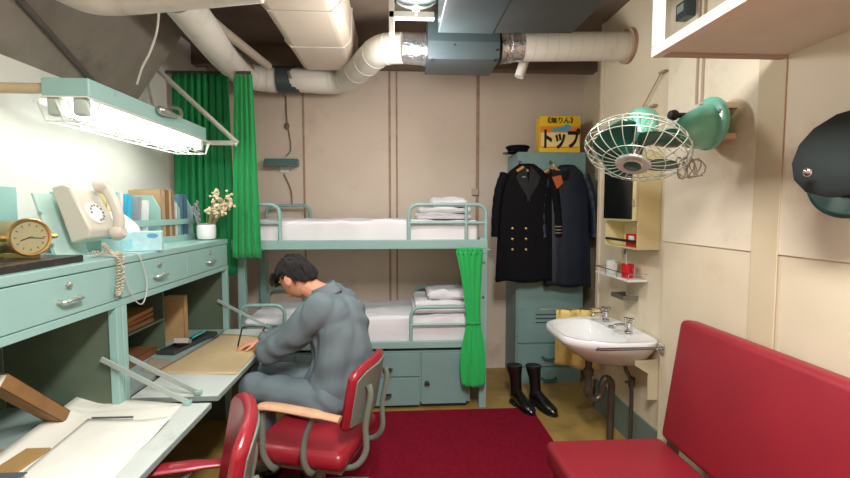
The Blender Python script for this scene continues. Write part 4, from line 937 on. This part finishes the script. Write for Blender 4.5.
q = MB(); q.tube(smoothpath([bc+V((-.10, -.02, -.03)), bc+V((-.17, -.02, -.045)), mot+V((.09, .01, -.03)), mot+V((.04, 0, 0))], 5), [.03]*8+[.024]*8, 12) if False else q.tube(smoothpath([bc+V((-.10, -.0, -.03)), bc+V((-.17, -.0, -.045)), mot+V((.09, .01, -.02)), mot+V((.04, 0, 0))], 5), .022, 12); q.build('arm', mat('arm green', (60, 128, 108), .35, coat=.3), t, smooth=True)
kn = bc+V((-.13, .02, .04)); q = MB(); q.lathe([(.02, 0), (.024, .012), (.02, .03), (.008, .032)], 14, Matrix.Translation(kn) @ Matrix.Rotation(-PI/2, 4, 'Y')); q.lathe([(.012, -.05), (.012, 0)], 12, Matrix.Translation(kn) @ Matrix.Rotation(-PI/2, 4, 'Y')); q.build('knob', BLACKM, t, smooth=True)
q = MB(); c_ = mot+V((.02, 0, -.04)); lp = []
for k in range(70):
    a = k*.62; lp.append(V((P(680, 168, Y=1.9).x + .03*math.cos(a)+.0012*k, 1.9+.02*math.sin(a*1.3), P(680, 168, Y=1.9).z + .05*math.sin(a)*(1-.004*k))))
q.tube(lp, .0028, 5); q.build('cord_bundle', mat('taupe cord', (150, 136, 120), .6), t, smooth=True)
tag(q and MB().box((XR-.085, 1.86, bc.z+.055), (XR-.0065, 1.99, bc.z+.08), b=.002).build('mounting_block', mat('cream wooden block', (210, 188, 156), .6)), 'upper cream block between the fan base and the wall', 'block')
tag(MB().box((XR-.085, 1.86, bc.z-.075), (XR-.0065, 1.99, bc.z-.05), b=.002).build('mounting_block', MATS['cream wooden block']), 'lower cream block between the fan base and the wall', 'block')
for k, px in enumerate((694.5, 700)):
    c = P(px, 104, X=XR-.02); tag(MB().tube([(XR-.012, c.y, c.z), (XR-.012, c.y, ZC)], .0055, 8).build('conduit', mat('brownish conduit', (168, 146, 122), .6), smooth=True), ('thin wall conduit above the fan, the one farther from the camera', 'thin wall conduit above the fan, the one nearer the camera')[k], 'conduit')
t = thing('guy_wire', 'taut thin wire slanting from a wall hook beside the fan', 'wire', P(662, 71, X=XR2-.02))
a = P(662, 71, X=XR2-.02); b = P(640, 112, X=XR2-.02)
MB().tube([a, b], .004, 6).build('wire', MATS['brownish conduit'], t)
MB().box((XR2-.03, a.y-.03, a.z-.012), (XR2-.001, a.y+.02, a.z+.0)).build('hook_plate', SEAM, t, bevel=.002); MB().box((XR2-.03, b.y-.16, b.z-.0), (XR2-.001, b.y-.11, b.z+.012)).build('hook_plate', SEAM, t, bevel=.002)

# ------------------------------------------------------------------ overhead rack upper right
RD = 1.65; cr = P(651, 58, Y=RD); rz_ = cr.z
t = thing('overhead_rack', 'white framed overhead rack on the right wall near the ceiling', 'rack', (1.2, 1.2, rz_))
wf = mat('rack white paint', (226, 214, 198), .5, 0, .04, 6)
MB().box((cr.x, .3, rz_-.0), (cr.x+.035, RD, rz_+.035), b=.002).build('side_rail', wf, t)
MB().box((cr.x+.036, RD-.03, rz_+.002), (XR-.007, RD, rz_+.035), b=.002).build('cross_rail', mat('rack beam tan', (176, 156, 138), .5), t)
MB().box((cr.x, RD-.035, rz_+.036), (cr.x+.03, RD, ZC), b=.002).build('hanger_post', WHITEM, t)
MB().box((cr.x+.036, .3, rz_+.012), (XR-.007, RD-.031, rz_+.028)).build('rack_board', mat('grimy board', (222, 222, 204), .7, 0, .06, 5, dirt=(120, 110, 84), dscale=3, dth=(.58, .85)), t)
c = P(672, 8, Y=2.2); t = thing('wall_meter', 'small grey instrument box fixed high on the right wall', 'meter', c)
MB().box((XR-.06, c.y-.04, c.z-.05), (XR-.0065, c.y+.04, c.z+.03), b=.004).build('case', DUCTG, t); MB().box((XR-.063, c.y-.025, c.z-.02), (XR-.0601, c.y+.025, c.z+.015)).build('display', mat('lcd grey', (150, 160, 150), .3), t)

# cap hanging at the right edge
hc = P(858, 160, Y=1.30)
Mh = Matrix.Translation(V((XR-.13, 1.27, hc.z))) @ Euler((0, -math.radians(62), math.radians(8))).to_matrix().to_4x4()
Mh = Matrix.Translation(V((1.345, 1.255, hc.z-.005))) @ Euler((math.radians(12), -math.radians(70), 0)).to_matrix().to_4x4()
t = thing('hanging_cap', 'black cloth cap with a shiny visor hanging on the right wall', 'cap', (1.34, 1.30, hc.z-.15))
MB().lathe([(.105, -.02), (.11, .0), (.13, .035), (.138, .06), (.12, .08), (.06, .09), (.001, .092)], 14, Mh).build('crown', mat('black green cloth', (22, 30, 28), .85), t, smooth=True)
MB().lathe([(.108, -.022), (.112, .012), (.113, .012), (.109, -.022)], 24, Mh, cap=False).build('band', BLACKM, t, smooth=True)
MB().grid(lambda u, v: Mh @ V((-(.10+.07*v)*math.cos((u-.5)*2.1), (.10+.05*v)*math.sin((u-.5)*2.1), -.015-.02*v)), 16, 5).build('visor', mat('dark teal visor', (36, 84, 80), .3, coat=.4), t, smooth=True, solid=.003)
c = Mh @ V((.02, .125, .02)); MB().ell(P(808, 172, Y=1.255), (.012, .014, .014)).build('button', CHROME, t, smooth=True)
MB().tube([(XR-.007, 1.255, hc.z+.10), (1.36, 1.255, hc.z+.10), (1.355, 1.255, hc.z+.13)], .005, 6).build('wall_hook', STEELH, t)

# ------------------------------------------------------------------ sofa
t = thing('sofa', 'red vinyl bench sofa with a sloping back along the right wall', 'sofa', (1.1, 1.2, 0))
sy1 = 2.02
def cushion(lo, hi, r, M=None, name='seat', m_=REDS, amp=.004):
    q = MB(); q.box(lo, hi, M, b=r); return q.build(name, m_, t, smooth=True)
cushion((.69, .15, .30), (1.25, sy1, .42), .028)
a_ = math.atan2(.075, .54)
Mk = Matrix.Translation(V((1.235, 0, .405))) @ Matrix.Rotation(a_, 4, 'Y')
cushion((0, .15, .02), (.095, sy1-.01, .595), .028, Mk, 'backrest')
q = MB(); q.box((.72, .2, .10), (1.24, sy1-.03, .299)); q.build('base_box', mat('dark red base', (96, 14, 24), .6), t, bevel=.004)
q = MB()
for y in (.3, 1.2, sy1-.1): q.box((.76, y, .0125), (.80, y+.04, .0995)); q.box((1.18, y, 0), (1.22, y+.04, .0995))
q.build('leg', BLACKM, t)
q = MB(); q.prism([(1.27, .28), (1.335, .28), (1.345, .42), (1.325, .47), (1.275, .40)], sy1-.012, sy1+.012, 'y'); q.build('corner_plate', mat('white bracket', (214, 206, 190), .5), t, bevel=.002); q = MB(); q.prism([(1.275, .36), (1.3, .36), (XR-.001, .80), (XR-.001, .86)], sy1-.30, sy1-.28, 'y'); q.box((1.345, sy1-.31, .8), (XR-.001, sy1-.27, .84)); q.build('back_bracket', mat('white bracket', (214, 206, 190), .5), t, bevel=.002)

# ------------------------------------------------------------------ chairs (local: +y forward)
def chair(label, loc, rz, armm, bh=.30, az=0, seat_h=.43, grp='red vinyl armchairs on pedestals'):
    t = thing('armchair', label, 'chair', loc, rz, grp)
    k = dict(local=True, smooth=True); d = seat_h - .43
    q = MB(); q.box((-.235, -.22, .345), (.235, .25, .43), b=.035); q.build('seat', REDV, t, **k)
    q = MB(); q.box((-.20, -.20, .325), (.20, .20, .346)); q.build('seat_pan', GGREY, t, local=True)
    Mb = Matrix.Translation(V((0, -.235, .50))) @ Matrix.Rotation(math.radians(10), 4, 'X')
    # curved back cushion
    def backf(th0, th1, inset):
        rings = []
        for i in range(13):
            x = -.195 + .39*i/12; xx = x*(1-inset); e = 1 - (abs(x)/.195)**4*.16
            yb_ = -.10*(1-(x/.195)**2)*.35
            z0, z1 = 0+.01/e, bh*e
            rings.append([(xx, yb_+th0, z0), (xx, yb_+th1, z0), (xx, yb_+th1, z1), (xx, yb_+th0, z1)])
        return rings
    bb = MB().ring(backf(.012, .055, .0), M=Mb).build('backrest', REDV, t, local=True, smooth=True, bevel=.018)
    MB().ring([[V((p[0]*.92, p[1], .02+p[2]*.86)) for p in r] for r in backf(.004, .014, 0)], M=Mb).build('back_plate', GGREY, bb, local=True, smooth=True, bevel=.003)
    for s in (-1, 1):
        MB().tube(smoothpath([(s*.135, -.10, .315), (s*.135, -.23, .33), (s*.12, -.285, .40), (s*.12, -.285, .52), (s*.12, -.31, .66), (s*.12, -.30, .71)], 5), .014, 10, flat=.6).build('back_support', GGREY, t, **k)
        ar = MB().tube(smoothpath([(s*.275, -.23, .615+az), (s*.275, -.09, .63+az), (s*.275, .06, .64+az), (s*.275, .14, .635+az), (s*.27, .175, .605+az)], 5), [.012]*4+[.015]*12+[.012]*5, 16, flat=2.2).build('armrest', armm, t, **k)
        MB().tube(smoothpath([(s*.275, .13, .615+az), (s*.28, .13, .52), (s*.275, .13, .42), (s*.24, .11, .345), (s*.19, .11, .33)], 5), .013, 10, flat=1.2).build('arm_support', GGREY, t, **k)
        MB().tube(smoothpath([(s*.275, -.11, .612+az), (s*.275, -.07, .52), (s*.275, -.06, .42), (s*.24, -.07, .345), (s*.19, -.07, .33)], 5), .013, 10, flat=1.2).build('arm_support', GGREY, t, **k)
    MB().tube([(0, 0, .10), (0, 0, .325)], .028, 14).build('column', GGREY, t, **k)
    for i in range(4):
        a = PI/4 + i*PI/2; c, s = math.cos(a), math.sin(a)
        lg = MB().tube([(c*.02, s*.02, .13), (c*.14, s*.14, .105), (c*.26, s*.26, .07)], [.024, .02, .014], 10).build('leg', GGREY, t, **k)
        MB().lathe([(.001, -.012), (.024, -.012), (.026, 0), (.024, .012), (.001, .012)], 16, Matrix.Translation(V((c*.27, s*.27, .0385))) @ Matrix.Rotation(a, 4, 'Z') @ Matrix.Rotation(PI/2, 4, 'X')).build('caster', BLACKM, lg, **k)
    return t
chair('red vinyl armchair with worn wooden armrests the man sits on', (-.39, 2.17, .012), math.radians(74), ARMW, .31)
chair('empty red vinyl armchair pushed in at the nearest desk', (-.745, 1.30, .012), math.radians(110), REDV, .39, -.05)

# ------------------------------------------------------------------ the man
t = thing('person', 'seated man in a grey coverall bending over the far desk to write', 'person', (-.40, 2.36, 0))
hc = V((-.555, 2.475, 1.135))
face = V((-.72, .34, -.60)).normalized(); upv = V((-.50, .22, .84)); upv = (upv - face*upv.dot(face)).normalized(); rt = face.cross(upv)   # rt = his right
Mh = Matrix(((rt.x, face.x, upv.x, hc.x), (rt.y, face.y, upv.y, hc.y), (rt.z, face.z, upv.z, hc.z), (0, 0, 0, 1)))
b = MB()
# head: local x right, y face forward, z up
def head(u, v):
    a = u*2*PI; th = PI*min(max(v, .01), .99)
    x = .074*math.sin(th)*math.cos(a); y = .094*math.sin(th)*math.sin(a); z = .112*math.cos(th)
    if z < 0: k = -z/.112; x *= 1-.28*k*k; y = y*(1-.12*k) + .018*k
    if y > 0: y *= 1-.10*(1-abs(x)/.09)*0
    return Mh @ V((x, y, z))
b.grid(head, 36, 24)
b.add([Mh @ V(p) for p in [(-.010, .088, .028), (.010, .088, .028), (.016, .092, -.016), (-.016, .092, -.016), (0, .118, -.014), (0, .098, .03)]], [(0, 1, 5), (0, 5, 4, 3), (1, 2, 4, 5), (2, 3, 4), (0, 3, 2, 1)])
b.cap(Mh @ V((-.022, .088, -.055)), Mh @ V((.022, .088, -.055)), .008, .008); b.cap(Mh @ V((-.018, .086, -.066)), Mh @ V((.018, .086, -.066)), .008, .008)
b.cap(Mh @ V((-.035, .086, .03)), Mh @ V((-.015, .092, .03)), .007, .007); b.cap(Mh @ V((.035, .086, .03)), Mh @ V((.015, .092, .03)), .007, .007)
for s in (-1, 1):
    b.ell((0, 0, 0), (.010, .021, .032), Mh @ Matrix.Translation(V((s*.086, -.004, -.012))) @ Matrix.Rotation(s*-.3, 4, 'Z') @ Matrix.Rotation(.15, 4, 'X'))
b.cap(hc + V((.055, -.01, -.05)), V((-.415, 2.46, 1.04)), .056, .062)
PEL = V((-.35, 2.37, .53)); WST = V((-.29, 2.39, .70)); CH = V((-.325, 2.42, .90)); NB = V((-.385, 2.455, 1.03))
b.cap(PEL, WST, .11, .10); b.cap(WST, CH, .10, .11); b.cap(CH, NB, .11, .07)
SHn = V((-.40, 2.285, 1.0)); ELn = V((-.69, 2.405, .745)); WRn = V((-.785, 2.615, .705))
SHf = V((-.385, 2.62, 1.0)); ELf = V((-.64, 2.80, .76)); WRf = V((-.85, 2.76, .705))
for S, E, Wr in ((SHn, ELn, WRn), (SHf, ELf, WRf)): b.cap(S, E, .042, .035); b.cap(E, Wr, .034, .024)
HPn = V((-.40, 2.29, .52)); KNn = V((-.775, 2.395, .555)); FTn = V((-.74, 2.47, .09))
HPf = V((-.37, 2.46, .52)); KNf = V((-.78, 2.60, .55)); FTf = V((-.80, 2.66, .09))
for h_, k_, f_ in ((HPn, KNn, FTn), (HPf, KNf, FTf)): b.cap(h_, k_, .065, .045); b.cap(k_, f_, .045, .03)
def hand(b, wr, d, nrm, side, curl):
    """palm + five fingers; d = pointing direction, nrm = back of the hand, side = towards the thumb"""
    d = d.normalized(); s = (side - d*side.dot(d)).normalized(); n = d.cross(s); n = n if n.dot(nrm) > 0 else -n
    for k in range(4):
        o = (k-1.5)*.019
        b.cap(wr + d*.012 - s*o*.6, wr + d*.085 - s*o, .013, .0105)
        L_ = (.040, .044, .041, .033)[k]; base = wr + d*.085 - s*o
        d1 = (d*math.cos(curl*.5) - n*math.sin(curl*.5)); p1 = base + d1*L_
        d2 = (d*math.cos(curl*1.3) - n*math.sin(curl*1.3)); p2 = p1 + d2*L_*.62
        d3 = (d*math.cos(curl*2.0) - n*math.sin(curl*2.0)); p3 = p2 + d3*L_*.48
        b.cap(base, p1, .0098, .009); b.cap(p1, p2, .009, .0082); b.cap(p2, p3, .0082, .007)
    t0 = wr + d*.025 + s*.025; t1 = t0 + (d*.7+s*.6-n*.3).normalized()*.042; t2_ = t1 + (d*.95+s*.1-n*.3).normalized()*.032
    b.cap(wr + d*.015 + s*.01, t0, .014, .013); b.cap(t0, t1, .013, .0105); b.cap(t1, t2_, .0105, .008)
hand(b, WRn, V((-.10, .55, -.09)), V((0, 0, 1)), V((1, .1, 0)) * -1, .55)
hand(b, WRf, V((-.55, -.25, -.12)), V((0, 0, 1)), V((.2, -1, 0)), .75)
body = b.build('body', SKIN, t, smooth=True, remesh=.0042, smoothmod=3)
body.name = 'body'
# eyes
for s in (-1, 1): MB().ell((0, 0, 0), (.011, .008, .007), Mh @ Matrix.Translation(V((s*.03, .082, .014)))).build('eye', mat('eye dark', (40, 30, 26), .3), t, smooth=True)
# hair: shell over the skull with strands displaced
hr = MB()
def hairf(u, v):
    a = u*2*PI; th = PI*v*.72
    d = V((math.sin(th)*math.cos(a), math.sin(th)*math.sin(a), math.cos(th)))
    front = max(0, d.y)
    lim = 1.0
    r = V((.086*d.x, .108*d.y, .124*d.z))
    # hairline: pull in where the face is
    cut = 0
    z = r.z
    zmin = -.065 + .115*max(0, min(1, (d.y+.62)/.80)) if abs(d.x) > .0 else -.06
    if z < zmin: r.z = zmin + (z-zmin)*.05; r.x *= .93; r.y *= .93
    n_ = noise.noise(V((math.cos(a)*3, math.sin(a)*3, th*2)))*.009 + noise.noise(V((math.cos(a)*12, math.sin(a)*12, th*3)))*.009
    r *= 1 + n_/.09
    return Mh @ r
hr.grid(hairf, 90, 40)
hm = hr.build('hair', HAIR, t, smooth=True, solid=.006)
fr = MB(); rn = random.Random(5)
for k in range(46):           # fringe falling forward
    x = rn.uniform(-.06, .06); p0 = V((x, .080+rn.uniform(-.01, .01), .085)); p1 = V((x*1.05, .112, .058)); p2 = V((x*1.1+rn.gauss(0, .006), .118, .022+rn.uniform(-.01, .015)))
    fr.tube([Mh @ p for p in smoothpath([p0, p1, p2], 4)], [.006]*4+[.005]*3+[.004, .001], 5)
for s in (-1, 1):
    for k in range(26):
        y = rn.uniform(-.06, .035); fr.tube([Mh @ V(p) for p in ((s*.07, y, .05), (s*.082, y+.004, .02), (s*.078, y+rn.uniform(-.004, .008), -.0 - (.05 if y < -.03 else -.012)))], [.006, .006, .0015], 5)
tag(fr.build('hair_strands', HAIR, t, smooth=True), kind='stuff')
# clothing
def clothes(name, q, seed, amp=.009, vox=.0075, sm=8):
    o = q.build(name, OVERALL, t, remesh=vox, smoothmod=sm)
    me = bake(o)
    nn_ = []
    for v in me.vertices:
        p = v.co
        wq = noise.noise(V((p.x*4+seed, p.y*4, p.z*4))); m_ = noise.noise(V((p.x*5, p.y*5+seed, p.z*5+2)))
        f1 = math.sin(p.z*38 + p.y*26 - p.x*14 + 5*wq + seed); f2 = math.sin(p.z*24 - p.y*44 + p.x*20 + 6*m_)
        nn_.append(v.normal * (amp*(.65*f1*(.55+m_) + .5*f2*(.55-m_)) + amp*.3*noise.noise(V((p.x*11, p.y*11, p.z*11)))))
    for v, d_ in zip(me.vertices, nn_): v.co += d_
    q_ = o.modifiers.new('s', 'SMOOTH'); q_.factor = .5; q_.iterations = 3; bake(o); me = o.data
    me.polygons.foreach_set('use_smooth', [True]*len(me.polygons))
    if not me.materials: me.materials.append(OVERALL)
    return o
j = MB()
j.cap(PEL+V((.01, 0, .03)), WST, .168, .155); j.cap(WST, CH, .155, .162); j.cap(CH, NB+V((.02, 0, -.05)), .15, .09)
j.cap(PEL+V((.01, -.06, .02)), CH+V((.01, -.10, -.02)), .11, .10); j.cap(PEL+V((.01, .06, .02)), CH+V((.01, .10, -.02)), .11, .10)
j.cap(SHn+V((.06, .04, -.04)), SHf+V((.06, -.04, -.04)), .095, .095)
j.cap(NB+V((.02, 0, -.03)), SHn, .075, .075); j.cap(NB+V((.02, 0, -.03)), SHf, .075, .075)
for S, E, Wr in ((SHn, ELn, WRn), (SHf, ELf, WRf)):
    j.cap(S, S.lerp(E, .5)+V((.01, 0, -.02)), .085, .082); j.cap(S.lerp(E, .5)+V((.01, 0, -.02)), E, .080, .068); j.cap(E, E.lerp(Wr, .85), .064, .045)
jk = clothes('coverall_top', j, 2.0)
j = MB()
j.cap(HPn, KNn, .105, .078); j.cap(HPf, KNf, .105, .078); j.cap(KNn, FTn+V((0, 0, .02)), .075, .065); j.cap(KNf, FTf+V((0, 0, .02)), .075, .065); j.cap(HPn+V((.03, 0, .0)), HPf+V((.03, 0, .0)), .115, .115)
clothes('coverall_trousers', j, 7.0)
# collar
def col(u, v):
    a = -2.5 + 5.0*u; c = NB + V((-.015, .0, .018)); r = .070 + .026*v
    ax1 = V((.86, 0, .5)).normalized(); e2 = V((0, 1, 0)); e1 = V((.5, 0, -.86)).normalized()*-1
    e1 = V((.80, -.05, .35)).normalized(); nn = V((-.42, .12, .9)).normalized()
    return c + e1*r*math.cos(a) + e2*r*math.sin(a) + nn*(.045 - .065*v)
MB().grid(col, 30, 5).build('collar', OVERALL, t, smooth=True, solid=.006)
q = MB(); 
def tubeR(E, Wr, r0, r1): q.tube([E.lerp(Wr, .80), E.lerp(Wr, .93)], [r0, r1], 18)
tubeR(ELn, WRn, .050, .044); tubeR(ELf, WRf, .050, .044); q.build('cuff', OVERALL, t, smooth=True, bevel=.004)
for f_, dd in ((FTn, V((-.95, .3, 0))), (FTf, V((-.95, .3, 0)))):
    dd = dd.normalized(); c = V((f_.x, f_.y, .012))
    q = MB(); q.cap(c+V((0, 0, .045)) - dd*.05, c+V((0, 0, .04)) + dd*.13, .043, .036); q.cap(c+V((0, 0, .05)), c+V((0, 0, .1)), .045, .045)
    q.build('shoe', LEATH, t, smooth=True)
# pen in hand
q = MB().tube([WRf + V((-.11, -.05, -.02)), WRf + V((-.08, -.06, .09))], .0045, 8); tag(q.build('pencil', BLACKM, smooth=True), 'black pencil held in the seated man hand', 'pencil')

# ------------------------------------------------------------------ light
def area(name, loc, rot, sx, sy, e, col=(1, 1, 1)):
    l = bpy.data.lights.new(name, 'AREA'); l.shape = 'RECTANGLE'; l.size = sx; l.size_y = sy; l.energy = e; l.color = col
    o = bpy.data.objects.new(name, l); C.objects.link(o); o.location = loc; o.rotation_euler = rot; return o
area('fill_near_ceiling', (.25, .3, 2.78), (0, 0, 0), .3, 1.2, 118, (1, .985, .96))  # added area light, out of view, brightens the near part of the room
l = bpy.data.lights.new('lamp_ceiling', 'POINT'); l.energy = 32; l.color = (1, .98, .94); l.shadow_soft_size = .1
o = bpy.data.objects.new('lamp_ceiling', l); C.objects.link(o); o.location = cc = P(416, -3, Y=2.55) + V((0, 0, -.38))
wd = bpy.data.worlds.new('world'); bpy.context.scene.world = wd; wd.use_nodes = True
wd.node_tree.nodes['Background'].inputs[0].default_value = (.5, .5, .5, 1); wd.node_tree.nodes['Background'].inputs[1].default_value = .05
vs_ = bpy.context.scene.view_settings
vs_.view_transform = 'Standard'; vs_.look = 'None'; vs_.gamma = 1; vs_.use_curve_mapping = False; vs_.exposure = 0
